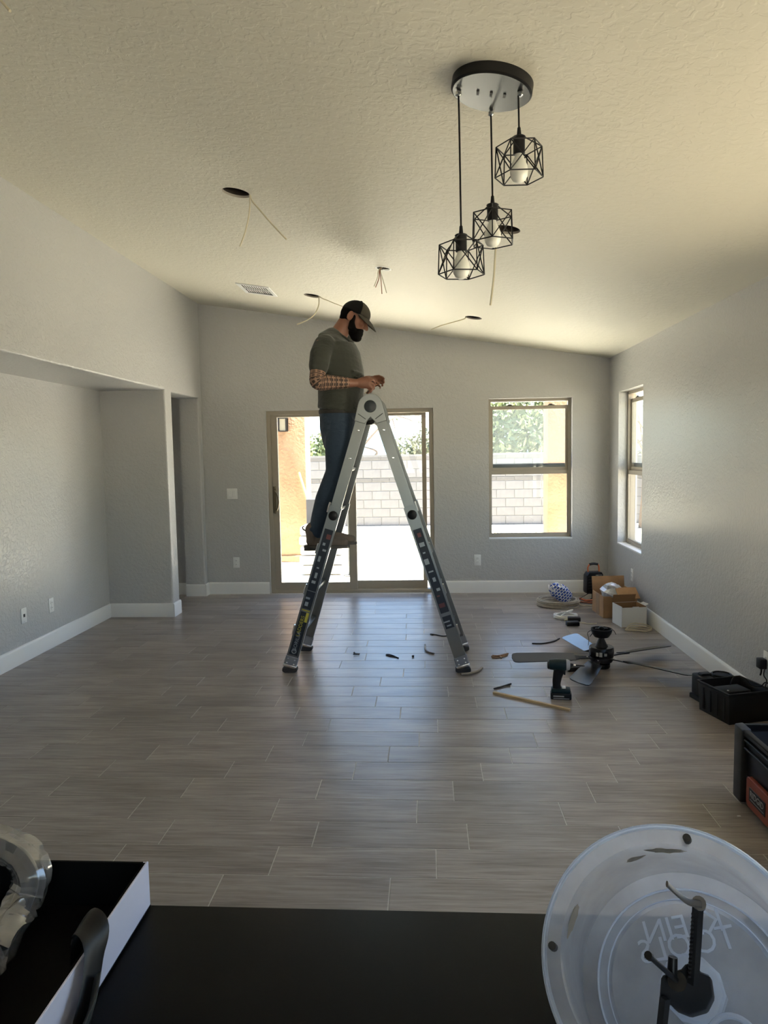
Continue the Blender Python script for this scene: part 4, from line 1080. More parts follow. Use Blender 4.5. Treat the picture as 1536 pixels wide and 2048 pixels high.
# ------------------------------------------------------------------ ceiling fan taken down, on the floor
M_bladeT = mat('fan_blade_black', (.018, .018, .019, 1), .22, bump=.05, bscale=40, bdist=.001)
M_bladeG = mat('fan_blade_grey', (.040, .040, .041, 1), .5)
M_stk = mat('grey_sticker', (.35, .35, .35, 1), .5)
fan = thing('ceiling_fan', 'black five-blade ceiling fan lying upside up on the floor', 'fan', (1.215, 5.10, 0), math.radians(0))
FS = Matrix.Scale(.78, 4)
MB().lathe([(.001, 0), (.070, .0), (.078, .012), (.078, .040), (.066, .052)], n=40).build('switch_housing', M_blackg, fan, M=FS)
MB().lathe([(.060, .050), (.096, .060), (.102, .072), (.102, .098), (.098, .104)], n=40).build('flywheel', M_black, fan, M=FS)
mo_ = MB().lathe([(.098, .102), (.108, .108), (.110, .118), (.110, .185), (.104, .196), (.050, .198)], n=48).build('motor_housing', M_blackg, fan, M=FS)
for a, w, h in ((-122, .022, .034), (-106, .026, .040), (-84, .024, .024)):
    t = math.radians(a)
    MB().box((.1102*math.cos(t), .1102*math.sin(t), .145), (w, .0012, h), Matrix.Rotation(t+math.pi/2, 3, 'Z')).build('sticker', M_stk, mo_, smooth=False, M=FS)
MB().lathe([(.060, .197), (.056, .202), (.028, .262), (.026, .270)], n=32).build('coupling_cover', M_black, fan, M=FS)
MB().lathe([(.012, .26), (.012, .30)], n=16).build('downrod', M_blackm, fan, M=FS)
cn = MB().lathe([(.040, .280), (.064, .286), (.086, .318), (.094, .346), (.095, .360), (.088, .360), (.080, .330), (.040, .292)], n=40)
cn.build('canopy', M_black, fan, M=FS)
MB().box((0, 0, .362), (.11, .032, .008)).build('hanger_bracket', M_blackm, fan, bevel=.002, M=FS)
MB().ell((0, 0, .362), (.028, 0, 0), (0, .028, 0), (0, 0, .018)).build('hanger_ball', M_blackm, fan, M=FS)
for pts in ([(-.08, .02, .345), (-.125, .0, .32), (-.118, -.02, .27), (-.125, -.03, .21)], [(-.07, -.03, .355), (-.115, -.05, .30), (-.095, -.06, .33)], [(.06, .03, .36), (.105, .0, .345), (.125, -.02, .31)]):
    MB().tube(bez(pts, 16), .0028, 6).build('lead_wire', M_blackm, fan, M=FS)
for i, ang in enumerate((181, 244, 319, 29, 100)):
    t = math.radians(ang); R = Matrix.Rotation(t, 3, 'Z') @ Matrix.Rotation(math.radians(-13), 3, 'X')
    z0 = .073
    ir = MB(); ir.hexa([R @ V(p)+V((0, 0, z0)) for p in ((.060, -.016, -.004), (.16, -.020, -.004), (.16, .020, -.004), (.060, .016, -.004))], [R @ V(p)+V((0, 0, z0)) for p in ((.060, -.016, .003), (.16, -.020, .003), (.16, .020, .003), (.060, .016, .003))])
    ir.hexa([R @ V(p)+V((0, 0, z0)) for p in ((.155, -.022, -.004), (.225, -.046, -.004), (.225, .046, -.004), (.155, .022, -.004))], [R @ V(p)+V((0, 0, z0)) for p in ((.155, -.022, .002), (.225, -.046, .002), (.225, .046, .002), (.155, .022, .002))])
    iron = ir.build('blade_iron', M_black, fan, bevel=.001)
    for q in ((.20, .02), (.20, -.02), (.10, .0)): MB().lathe([(.006, 0), (.005, .003), (.002, .004)], R @ V((q[0], q[1], .003))+V((0, 0, z0)), R @ V((0, 0, 1)), 10).build('screw', M_chrome, iron)
    out_ = [(.185, -.050), (.40, -.063), (.59, -.068), (.615, -.062), (.628, -.045), (.634, 0), (.628, .045), (.615, .062), (.59, .068), (.40, .063), (.185, .050)]
    sag = lambda u: -.028*max(0, u-.2)**1.5
    bl_ = MB(); n = len(out_)
    vs = [R @ V((u, w, .0035+sag(u)))+V((0, 0, z0)) for u, w in out_]+[R @ V((u, w, .0095+sag(u)))+V((0, 0, z0)) for u, w in out_]
    bl_.add(vs, [tuple(range(n))[::-1], tuple(range(n, 2*n))]+[(k, (k+1) % n, (k+1) % n+n, k+n) for k in range(n)])
    bl_.build('blade', M_bladeG if i == 0 else M_bladeT, fan, smooth=False, bevel=.0012)

# ------------------------------------------------------------------ impact driver
M_teal = mat('dark_teal_plastic', (.003, .016, .019, 1), .45, spec=.3)
dp = atz(1121, 1396)
drl = thing('impact_driver', 'dark teal cordless impact driver standing on its battery in front of the fan', 'drill', dp, math.radians(-8))
MB().bb(-.062, .066, -.038, .038, 0, .040).build('battery', M_black, drl, bevel=.007, seg=2)
MB().bb(-.058, .060, -.036, .036, .038, .066).build('battery_mount', M_teal, drl, bevel=.009, seg=2)
MB().bb(.010, .030, -.016, .016, .064, .076).build('work_lamp', M_white, drl, bevel=.003)
gp = MB().tube(bez([(-.022, 0, .058), (-.024, 0, .10), (-.016, 0, .15), (-.006, 0, .185)], 10), [(.030, .024), (.026, .021), (.0245, .020), (.0255, .020), (.027, .0205), (.028, .021), (.030, .022), (.032, .023), (.034, .024), (.035, .025)], 18, ref=(1, 0, 0)); gp.build('grip', M_black, drl)
MB().bb(.018, .030, -.008, .008, .150, .180).build('trigger', M_black, drl, bevel=.004, seg=2)
MB().tube([(-.070, 0, .213), (-.066, 0, .213), (-.03, 0, .213), (.02, 0, .213), (.036, 0, .213)], [(.026, .024), (.032, .030), (.036, .033), (.036, .033), (.034, .031)], 24, ref=(0, 0, 1)).build('motor_body', M_teal, drl)
MB().tube([(-.082, 0, .208), (-.078, 0, .208), (-.062, 0, .208)], [(.016, .018), (.024, .024), (.027, .027)], 20, ref=(0, 0, 1)).build('rear_cap', M_black, drl)
MB().tube([(.034, 0, .213), (.040, 0, .213), (.054, 0, .213), (.058, 0, .213)], [(.035, .032), (.036, .033), (.030, .028), (.020, .018)], 24, ref=(0, 0, 1)).build('nose_ring', M_stk, drl)
MB().cyl((.056, 0, .213), (.078, 0, .213), .013, .010).build('chuck', M_black, drl)
MB().cyl((.076, 0, .213), (.092, 0, .213), .0055).build('bit_holder', M_chrome, drl)
MB().cyl((.090, 0, .213), (.145, 0, .211), .0045).build('bit', M_blackm, drl)
MB().bb(-.045, .020, -.0392, -.0375, .019, .027).build('lettering_bar', mat('label_grey', (.30, .31, .33, 1), .5), drl, smooth=False)
MB().bb(-.045, .052, -.0392, -.0375, .007, .011).build('lettering_bar', MATS['label_grey'], drl, smooth=False)

# black hand tool / receiver lying beside the driver under the blade
bo = V((1.03, 5.02, 0))
rv = thing('fan_receiver', 'small black fan receiver box with wires between driver and fan', 'receiver', bo, .1)
MB().bb(-.075, .075, -.03, .03, .0, .032).build('case', M_black, rv, bevel=.006)
for pts in ([(-.07, 0, .03), (-.10, -.02, .06), (-.12, -.01, .03), (-.14, 0, .004)], [(.07, .0, .03), (.10, .01, .05), (.13, .02, .06)]):
    MB().tube(bez(pts, 12), .0025, 6).build('lead_wire', M_blackm, rv)
for k in range(2): MB().tube(bez([(-.06, .01*k, .03), (-.09, .02, .055+.01*k), (-.105, -.01, .04), (-.085, -.02, .06)], 12), .002, 6).build('lead_wire', M_labr if k else M_white, rv)

# ------------------------------------------------------------------ things by the back right corner
# coil of cable with a blue and white bag
cc = V((1.285, 7.20, 0))
M_coil = mat('grey_beige_cable', lin(172, 163, 148), .55, var=.25, vscale=30)
co = thing('cable_coil', 'flat coil of beige cable on the floor below the back window', 'cable', cc)
for k in range(18):
    z = .008+.0125*(k % 5); r = .205-.014*(k//5)-.004*(k % 3)
    MB().tube([(r*math.cos(t)+.006*math.sin(3*t+k), r*.98*math.sin(t), z+.004*math.sin(2*t+k)) for t in [2*math.pi*i/48 for i in range(48)]], .0075, 8, closed=True).build('turn', M_coil, co)
MB().tube(bez([(.18, -.05, .03), (.22, -.09, .012), (.27, -.06, .008), (.33, -.08, .008)], 16), .006, 8).build('tail', M_romex, co)
def bag_mat():
    m = bpy.data.materials.new('blue_white_print'); m.use_nodes = True; n = m.node_tree.nodes; l = m.node_tree.links
    b = n['Principled BSDF']; b.inputs['Roughness'].default_value = .3
    tc = n.new('ShaderNodeTexCoord'); mp = n.new('ShaderNodeMapping'); l.new(tc.outputs['Object'], mp.inputs['Vector']); mp.inputs['Rotation'].default_value = (0, .75, 0)
    br_ = n.new('ShaderNodeTexBrick'); br_.inputs['Scale'].default_value = 9; br_.inputs['Mortar Size'].default_value = .035; br_.inputs['Row Height'].default_value = .22; br_.inputs['Brick Width'].default_value = .30
    br_.inputs['Color1'].default_value = (.02, .055, .36, 1); br_.inputs['Color2'].default_value = (.03, .09, .45, 1); br_.inputs['Mortar'].default_value = (.72, .74, .78, 1)
    sp = n.new('ShaderNodeSeparateXYZ'); l.new(mp.outputs[0], sp.inputs[0]); cb = n.new('ShaderNodeCombineXYZ'); l.new(sp.outputs['X'], cb.inputs['X']); l.new(sp.outputs['Z'], cb.inputs['Y']); l.new(cb.outputs[0], br_.inputs['Vector'])
    ns = n.new('ShaderNodeTexNoise'); ns.inputs['Scale'].default_value = 9; l.new(tc.outputs['Object'], ns.inputs['Vector'])
    gt = n.new('ShaderNodeMath'); gt.operation = 'GREATER_THAN'; gt.inputs[1].default_value = .60; l.new(ns.outputs['Fac'], gt.inputs[0])
    mx = n.new('ShaderNodeMix'); mx.data_type = 'RGBA'; l.new(gt.outputs[0], mx.inputs['Factor']); l.new(br_.outputs['Color'], mx.inputs['A']); mx.inputs['B'].default_value = (.75, .77, .8, 1)
    l.new(mx.outputs['Result'], b.inputs['Base Color']); return m
def crumpled(w, d, h, seed, amp=.25, n=14, m_=10):
    r = random.Random(seed); mb = MB(); rs_ = []
    for j in range(m_+1):
        th = math.pi*(.02+.96*j/m_); row = []
        for i in range(n):
            ph = 2*math.pi*i/n; k = 1+amp*(r.random()-.5)*2*math.sin(th)
            sx = math.copysign(abs(math.cos(ph))**.6, math.cos(ph)); sy = math.copysign(abs(math.sin(ph))**.6, math.sin(ph))
            row.append(V((w/2*sx*math.sin(th)**.6*k, d/2*sy*math.sin(th)**.6*k, h/2*(1-math.cos(th))*(1+amp*.3*(r.random()-.5)))))
        rs_.append(row)
    return mb.rings(rs_)
bg = crumpled(.15, .10, .24, 4, .16, 16, 12)
Rb = (Matrix.Rotation(math.radians(-56), 4, 'Y'))
bgt = thing('cable_bag', 'crumpled blue and white printed plastic bag lying on the beige cable coil', 'bag', cc+V((.12, -.01, .062)), .1)
bg.build('film', bag_mat(), bgt, smooth=False, M=Rb)
MB().tube([(-.19+.03*math.cos(t), .03*math.sin(t), .125+.018*math.sin(3*t)) for t in [2*math.pi*i/20 for i in range(20)]], .006, 6, closed=True).build('torn_rim', M_white, bgt)

# work light on a stand
wlp = V((1.685, 7.44, 0))
wk = thing('work_light', 'black portable work light with orange handle standing in the corner', 'work light', wlp, .15)
bd = MB(); bd.prism([(-.082, .075), (.078, .075), (.085, .10), (.085, .27), (.070, .295), (-.060, .295), (-.085, .26), (-.088, .10)], lambda u, w, t: V((u, t, w)), -.055, .055)
hb = bd.build('housing', M_black, wk, bevel=.006, seg=2)
MB().bb(.0, .075, -.064, -.050, .14, .27).build('lamp_door', M_blackg, hb, bevel=.006)
for k in range(5): MB().bb(-.075, -.012, -.060, -.054, .12+.03*k, .135+.03*k).build('cooling_fin', M_black, hb, bevel=.001)
MB().tube(bez([(-.055, 0, .285), (-.058, 0, .34), (-.040, 0, .372)], 10), .0075, 8).build('handle_leg', mat('orange_metal', lin(206, 108, 62), .4), wk)
MB().tube(bez([(.060, 0, .285), (.058, 0, .345), (.045, 0, .372)], 10), .0075, 8).build('handle_leg', MATS['orange_metal'], wk)
MB().tube(bez([(-.042, 0, .371), (0, 0, .378), (.046, 0, .371)], 8), .013, 12).build('handle_grip', M_rubber, wk)
MB().cyl((0, 0, .02), (0, 0, .08), .016).build('stem', M_black, wk)
MB().tube([(-.12, .05, .010), (-.10, -.06, .010), (.10, -.06, .010), (.12, .05, .010)], .010, 8).build('base_loop', MATS['orange_metal'], wk)
MB().bb(-.03, .03, -.065, .0, .002, .020).build('base_bridge', M_black, wk, bevel=.003)
oc = thing('orange_cable_loop', 'loose orange extension cord around the foot of the work light', 'cord', wlp+V((-.02, -.12, 0)))
MB().tube(bez([(-.22, .04, .008), (-.10, -.02, .008), (.02, -.06, .012), (.08, -.01, .010), (-.02, .01, .014), (-.12, -.04, .010), (-.02, -.085, .01), (.10, -.05, .01)], 50), .0065, 8).build('orange_cable', mat('orange_cable', lin(120, 62, 36), .6), oc)
bc = thing('extension_cable', 'thin black cord curling from the work light to the cable coil', 'cord', wlp+V((-.1, -.10, 0)))
MB().tube(bez([(.06, .02, .10), (-.02, .02, .05), (-.10, .0, .012), (-.20, .02, .008), (-.10, -.07, .008), (.05, -.10, .008)], 40), .004, 8).build('cable', M_blackm, bc)

# cardboard box
M_card = mat('cardboard', lin(176, 138, 100), .85, var=.2, vscale=12)
M_cardd = mat('cardboard_inside', lin(150, 114, 80), .9)
cbp = V((1.735, 6.80, 0)); cb = thing('cardboard_box', 'open brown cardboard box with raised flaps against the right wall', 'box', cbp, math.radians(4))
cw, cd, ch = .31, .34, .20; th = .006
MB().bb(-cw/2, cw/2, -cd/2, cd/2, 0, th).build('bottom', M_cardd, cb, smooth=False)
for nm, b6 in (('side', (-cw/2, -cw/2+th, -cd/2, cd/2, 0, ch)), ('side', (cw/2-th, cw/2, -cd/2, cd/2, 0, ch)), ('front', (-cw/2, cw/2, -cd/2, -cd/2+th, 0, ch)), ('back', (-cw/2, cw/2, cd/2-th, cd/2, 0, ch))):
    MB().bb(*b6).build(nm, M_card, cb, smooth=False, bevel=.001)
MB().box((.0, cd/2+.012, ch+.065), (cw, .006, .13), Matrix.Rotation(-.18, 3, 'X')).build('flap', M_card, cb, smooth=False)
MB().box((.055, -cd/2-.03, ch+.035), (.19, .15, .006), Matrix.Rotation(.55, 3, 'X')).build('flap', M_card, cb, smooth=False)
MB().box((cw/2-.02, 0, ch+.015), (.006, cd*.8, .05), Matrix.Rotation(.2, 3, 'Y')).build('flap', M_card, cb, smooth=False)
MB().box((-cw/2-.001, .0, .10), (.002, .10, .20)).build('tape', mat('packing_tape', lin(160, 132, 104), .25), cb, smooth=False)
# silvery packaging lying in it
sv = thing('foam_wrap', 'crumpled silvery white packaging sticking out of the cardboard box', 'packaging', cbp+V((-.085, -.08, .125)))
crumpled(.19, .18, .19, 8, .2, 12, 9).build('film', mat('silver_film', (.72, .72, .74, 1), .28, metal=.35, var=.3, vscale=22), sv, smooth=False, M=Matrix.Rotation(.5, 4, 'Y'))
# white box
wbp = V((1.755, 6.36, 0)); wbx = thing('white_box', 'open white carton with brown inside in front of the cardboard box', 'box', wbp, math.radians(9))
ww, wd, wh = .225, .20, .185
M_cart = mat('white_carton', (.74, .73, .71, 1), .6)
MB().bb(-ww/2, ww/2, -wd/2, wd/2, 0, .005).build('bottom', M_cardd, wbx, smooth=False)
for b6 in ((-ww/2, -ww/2+.004, -wd/2, wd/2, 0, wh), (ww/2-.004, ww/2, -wd/2, wd/2, 0, wh), (-ww/2, ww/2, -wd/2, -wd/2+.004, 0, wh-.008), (-ww/2, ww/2, wd/2-.004, wd/2, 0, wh)):
    MB().bb(*b6).build('side', M_cart, wbx, smooth=False)
for b6 in ((-ww/2+.004, -ww/2+.006, -wd/2+.004, wd/2-.004, .005, wh-.002), (ww/2-.006, ww/2-.004, -wd/2+.004, wd/2-.004, .005, wh-.002), (-ww/2+.006, ww/2-.006, wd/2-.006, wd/2-.004, .005, wh-.002)):
    MB().bb(*b6).build('lining', M_cardd, wbx, smooth=False)
MB().box((-.005, wd/2+.004, wh+.028), (ww*.92, .005, .09), Matrix.Rotation(.35, 3, 'X')).build('lid', M_cardd, wbx, smooth=False)
MB().bb(-.016, .040, -wd/2-.004, -wd/2+.004, wh-.014, wh-.003).build('tab', M_cart, wbx, smooth=False)
MB().box((ww/2+.012, -.02, wh+.004), (.035, .10, .004), Matrix.Rotation(-.4, 3, 'Y')).build('torn_flap', M_cart, wbx, smooth=False)

# white cable coil, black boxes, white cable hank
wc = atz(1131, 1236); wcl = thing('white_cable_coil', 'small coil of white cable in clear film beside the black boxes', 'cable', (wc.x, wc.y, 0))
for k in range(6):
    z = .007+.011*(k % 3); r = .095-.010*(k//3)
    MB().tube([(r*math.cos(t)*1.1, r*.85*math.sin(t), z+.006*math.sin(2*t+k)) for t in [2*math.pi*i/36 for i in range(36)]], .0062, 8, closed=True).build('turn', M_white, wcl)
MB().tube(bez([(-.05, -.05, .03), (.02, .02, .055), (.07, .03, .07), (.03, -.02, .06), (-.04, .02, .05)], 20), .006, 8).build('loop', M_white, wcl)
MB().tube(bez([(.0, -.085, .01), (-.03, -.12, .007), (.03, -.105, .007)], 12), .006, 8).build('tail', M_romex, wcl)
for px, py, rz, lb_ in ((1149, 1243, -.12, 'flat black adapter box half hidden behind the other by the white coil'), (1146, 1252, .05, 'black adapter box nearest the camera beside the white cable coil')):
    q = atz(px, py); t_ = thing('adapter_box', lb_, 'adapter', (q.x, q.y+.02, 0), rz)
    MB().bb(-.056, .056, -.03, .03, 0, .036).build('case', M_black, t_, bevel=.005, seg=2)
    MB().bb(-.05, .05, -.024, .024, .036, .038).build('lid', M_blackm, t_, bevel=.001)
q = atz(1275, 1262); wh_ = thing('cable_hank', 'loosely folded hank of cream cable on the floor before the white carton', 'cable', (q.x, q.y, 0), -.12)
for k in range(3):
    MB().tube(bez([(-.10, .012*k-.02, .007), (-.04, .03+.006*k, .018+.018*k), (.06, .022+.004*k, .016+.018*k), (.115, .0, .012+.010*k), (.06, -.03-.004*k, .008), (-.05, -.028, .008+.006*k), (-.105, -.01, .007)], 30), .0042, 8, closed=False).build('strand', M_romex, wh_)

# cable from boxes to the fan
q = atz(1175, 1248); cz = thing('thin_cable', 'thin pale cable trailing on the floor behind the fan', 'cable', (q.x, q.y, 0))
MB().tube(bez([(-.09, .06, .006), (-.03, .02, .006), (.02, -.02, .006), (.08, .0, .006)], 16), .004, 8).build('sheath', M_romex, cz)

# ------------------------------------------------------------------ debris on the floor
M_woodst = mat('pale_wood', lin(196, 172, 132), .7, var=.2, vscale=20, stretch=(1, 8, 8))
a, b = atz(987, 1387), atz(1140, 1422)
sd = (b-a); st_ = thing('wood_strip', 'pale wooden strip lying in front of the impact driver', 'wood strip', (a+b)/2, math.atan2(sd.y, sd.x))
MB().bb(-sd.length/2, sd.length/2, -.011, .011, 0, .013).build('strip', M_woodst, st_, bevel=.001)
tag(st_.children[0])
def scrap(label, pxs, r, m_, name='cable_scrap', z=None):
    pts = [atz(x, y) for x, y in pxs]; o = sum(pts, V())/len(pts)
    t_ = thing(name, label, 'cable scrap', (o.x, o.y, 0))
    MB().tube(bez([V((p.x-o.x, p.y-o.y, r+(0 if z is None else z[i]))) for i, p in enumerate(pts)], 18), r, 8).build('sheath', m_, t_)
    return t_
M_scrap = mat('grey_cable', lin(128, 118, 104), .5); M_scrapd = mat('dark_cable', lin(52, 46, 42), .6)
scrap('dark curved cable offcut left of the fan, behind the grey blade', [(1064, 1288), (1085, 1288), (1106, 1284), (1119, 1278)], .005, M_scrapd)
t_ = scrap('thin dark offcut on the floor above the wood strip', [(988, 1379), (1006, 1374), (1022, 1369)], .0055, M_scrapd)
MB().tube(bez([V(atz(1008, 1374))-V(t_.location)+V((0, 0, .004)), V(atz(1020, 1373))-V(t_.location)+V((0, 0, .004))], 6), .004, 6).build('split_end', M_scrap, t_)
t_ = scrap('bundle of brown offcuts left of the grey fan blade', [(983, 1315), (1000, 1313), (1016, 1309)], .007, mat('tan_cable', lin(150, 120, 92), .6))
for pz in ([(985, 1312), (1000, 1314), (1003, 1318)], [(984, 1317), (998, 1316), (1014, 1312)]):
    MB().tube(bez([V(atz(*p))-V(t_.location)+V((0, 0, .006)) for p in pz], 10), .005, 6).build('strand', MATS['tan_cable'], t_)
scrap('long curled cable offcut touching the right ladder foot rail', [(866, 1271), (861, 1269), (870, 1270), (885, 1273), (903, 1272)], .0045, M_scrapd)
t_ = scrap('short hooked cable offcut between the ladder legs, nearest the right leg', [(850, 1291), (851, 1300), (857, 1306), (868, 1309)], .007, M_scrap)
scrap('looped thin wire offcut midway between the ladder legs', [(790, 1315), (775, 1312), (773, 1310), (783, 1311), (797, 1317)], .004, M_scrapd)
scrap('pale bent cable offcut lying by the near right ladder foot', [(922, 1351), (940, 1349), (955, 1345), (964, 1338)], .009, M_scrap)
q = atz(713, 1310); t_ = thing('tape_scrap', 'folded dark scrap of tape on the floor right of the left ladder leg', 'scrap', (q.x, q.y, 0), -.2)
MB().box((0, 0, .008), (.05, .022, .004), Matrix.Rotation(.25, 3, 'X')).build('strip', M_scrapd, t_, smooth=False); MB().box((-.02, .008, .014), (.014, .02, .004), Matrix.Rotation(.9, 3, 'Y')).build('fold', M_scrapd, t_, smooth=False)
q = atz(826, 1314); t_ = thing('plastic_bit', 'tiny dark plastic bit between the two wire offcuts', 'scrap', (q.x, q.y, 0))
crumpled(.018, .018, .014, 2, .3, 8, 6).build('chip', M_scrapd, t_, smooth=False)
q = atz(1478, 1633); t_ = thing('paper_chip', 'tiny white chip on the floor beside the black tool bin', 'scrap', (q.x, q.y, 0))
crumpled(.014, .008, .004, 3, .3, 8, 6).build('chip', M_white, t_, smooth=False)

# ------------------------------------------------------------------ tools by the right wall
# black tote
t1, t2, t3 = atz(1400, 1423.6), atz(1440, 1454), atz(1520, 1438)
ex = (t3-t2); ang = math.atan2(ex.y, ex.x)
W_ = .30; D_ = .27
ctr = V((1.755, 4.175, 0))
tot = thing('black_tote', 'black lidless plastic tote full of chargers by the right baseboard', 'tote', ctr, math.radians(16))
H_ = .175
def frust(mb, w0, d0, w1, d1, z0, z1):
    mb.hexa([(-w0/2, -d0/2, z0), (w0/2, -d0/2, z0), (w0/2, d0/2, z0), (-w0/2, d0/2, z0)], [(-w1/2, -d1/2, z1), (w1/2, -d1/2, z1), (w1/2, d1/2, z1), (-w1/2, d1/2, z1)])
def bin_(root, w0, d0, w1, d1, h, t, m_):
    o = MB(); A0 = [(-w0/2, -d0/2, 0), (w0/2, -d0/2, 0), (w0/2, d0/2, 0), (-w0/2, d0/2, 0)]; A1 = [(-w1/2, -d1/2, h), (w1/2, -d1/2, h), (w1/2, d1/2, h), (-w1/2, d1/2, h)]
    I1 = [(-w1/2+t, -d1/2+t, h), (w1/2-t, -d1/2+t, h), (w1/2-t, d1/2-t, h), (-w1/2+t, d1/2-t, h)]; I0 = [(-w0/2+t, -d0/2+t, t), (w0/2-t, -d0/2+t, t), (w0/2-t, d0/2-t, t), (-w0/2+t, d0/2-t, t)]
    o.add(A0+A1+I1+I0, [(3, 2, 1, 0)]+[(i, (i+1) % 4, (i+1) % 4+4, i+4) for i in range(4)]+[(i+4, (i+1) % 4+4, (i+1) % 4+8, i+8) for i in range(4)]+[(i+8, (i+1) % 4+8, (i+1) % 4+12, i+12) for i in range(4)]+[(12, 13, 14, 15)])
    return o.build('shell', m_, root, bevel=.004, seg=2)
bin_(tot, .27, .26, .285, .275, .175, .006, M_black)
rim = MB(); w1, d1 = .285, .275
for b6 in ((-w1/2-.006, w1/2+.006, -d1/2-.006, -d1/2+.006), (-w1/2-.006, w1/2+.006, d1/2-.006, d1/2+.006), (-w1/2-.006, -w1/2+.006, -d1/2, d1/2), (w1/2-.006, w1/2+.006, -d1/2, d1/2)): rim.bb(*b6, .165, .180)
rim.build('rim', M_black, tot, bevel=.003)
for k in range(4): MB().bb(-.143, -.137, -.10+.06*k, -.085+.06*k, .02, .15).build('rib', M_black, tot, bevel=.002)
cg = thing('battery_charger', 'black charger with a white light inside the black tote', 'charger', ctr+V((-.02, .0, .09)), .3)
MB().bb(-.09, .09, -.06, .06, 0, .07).build('case', M_black, cg, bevel=.01, seg=2)
MB().lathe([(.006, .070), (.005, .073), (.001, .074)], (-.05, -.035, 0), n=10).build('lamp', M_white, cg)
for a_, b_, lb_ in (((.06, .09, .17), (.16, .02, .05), 1), ((.0, .08, .18), (.13, -.02, .08), 2)):
    pass
cdd = thing('charger_cable', 'black charger cord looping from the tote up to the wall plug', 'cord', ctr+V((.05, 0, .17)))
MB().tube(bez([(-.06, .05, -.02), (-.02, .08, .03), (.03, .05, .03), (.05, .02, .0), (.08, -.03, .01), (.10, -.04, .035), (.125, -.03, .02), (.125, -.01, -.04)], 40), .0035, 8).build('loop', M_blackm, cdd)
MB().tube(bez([(.10, -.04, .0), (.118, -.02, .04), (.12, .02, .06), (.13, .03, .11)], 24), .0035, 8).build('riser', M_blackm, cdd)
pg = thing('charger_plug', 'black charger plug pushed into the outlet at the right edge', 'plug', (XR-.006, 4.19, .30))
MB().bb(-.045, -.004, -.028, .028, -.028, .03).build('case', M_black, pg, bevel=.006, seg=2)
MB().tube(bez([(-.025, 0, -.027), (-.025, 0, -.05), (-.03, .0, -.07)], 8), .005, 8).build('strain_relief', M_blackm, pg)
# radio-like tool behind the tote
rd = thing('black_sander', 'black round-topped power tool standing behind the black tote', 'power tool', (1.745, 4.44, 0), .2)
MB().bb(-.12, -.04, -.06, .06, .03, .16).build('body', M_black, rd, bevel=.012, seg=2)
MB().lathe([(.075, .0), (.078, .02), (.078, .13), (.070, .150), (.03, .156)], (.045, 0, .0), n=32).build('drum', M_black, rd)
MB().tube([(.045+.055*math.cos(t), .055*math.sin(t), .155) for t in [2*math.pi*i/24 for i in range(24)]], .006, 8, closed=True).build('guard_ring', M_blackg, rd)
MB().bb(-.10, -.03, -.025, .025, .155, .172).build('handle', M_black, rd, bevel=.006)
MB().bb(-.125, -.09, -.07, .07, .0, .03).build('foot', M_rubber, rd, bevel=.004)
# open tool bin with orange plate
rb_ = V((1.34, 0, 0))
tbn = thing('tool_bin', 'open black tool bin with an orange brand plate at the right edge', 'tool bin', (1.595, 2.86, 0))
bw, bdp, bh = .50, .62, .335
sh_ = MB(); t = .012
x0, x1, y0, y1 = -bw/2, bw/2, -bdp/2, bdp/2
def ring4(a, b, c, d, z): return [(a, c, z), (b, c, z), (b, d, z), (a, d, z)]
bin_(tbn, bw-.03, bdp-.03, bw-.012, bdp-.012, bh-.01, .010, M_black)
rm = MB()
for b6 in ((x0-.004, x1+.004, y0-.004, y0+.022), (x0-.004, x1+.004, y1-.022, y1+.004), (x0-.004, x0+.022, y0+.022, y1-.022), (x1-.022, x1+.004, y0+.022, y1-.022)): rm.bb(*b6, bh-.028, bh)
rm.build('rim', M_black, tbn, bevel=.006, seg=2)
M_worn = mat('worn_black_plastic', (.035, .037, .04, 1), .6, var=.5, vscale=18)
for sy in (-1, 1):
    cpst = MB(); cy = sy*(bdp/2-.035)
    cpst.prism([(x0-.014, cy-.045), (x0+.03, cy-.045), (x0+.03, cy+.045), (x0-.014, cy+.030)] if sy > 0 else [(x0-.014, cy-.030), (x0+.03, cy-.045), (x0+.03, cy+.045), (x0-.014, cy+.045)], lambda u, w, s: V((u, w, s)), .012, bh+.004)
    cpst.build('corner_post', M_worn, tbn, bevel=.008, seg=2)
for z in (.255, .29): MB().bb(x0-.006, x0+.01, y0+.08, y1-.085, z, z+.010).build('rib', M_black, tbn, bevel=.003)
pl0, pl1 = .128, -.128
opl = MB(); opl.prism([(y1-.150, .030), (y1-.128, .045), (y1-.128, .145), (y1-.140, .158), (y1-.44, .158), (y1-.452, .145), (y1-.452, .045), (y1-.43, .030)], lambda u, w, s: V((s, u, w)), x0-.010, x0+.01)
op = opl.build('orange_plate', mat('orange_plastic', lin(136, 58, 34), .5), tbn, bevel=.002)
MB().bb(x0-.012, x0-.0095, y1-.305, y1-.160, .062, .122).build('badge', M_black, op, bevel=.001)
text_part('lettering', 'RIDGID', .037, M_labw, op, frame((x0-.0126, y1-.232, .097), (0, -1, 0), (0, 0, 1)), .0005)
MB().bb(x0-.0126, x0-.0118, y1-.295, y1-.170, .072, .0745).build('underline', M_labw, op, smooth=False)
tl = thing('pry_handle', 'dark grey tool handle lying inside the open tool bin', 'tool', (1.62, 2.80, .02))
MB().tube(bez([(-.1, .15, .02), (.0, .05, .05), (.12, -.1, .16)], 12), .018, 10).build('grip', M_rubber, tl); MB().tube(bez([(-.1, .15, .02), (-.14, .2, .01)], 6), .009, 8).build('shaft', M_chrome, tl)

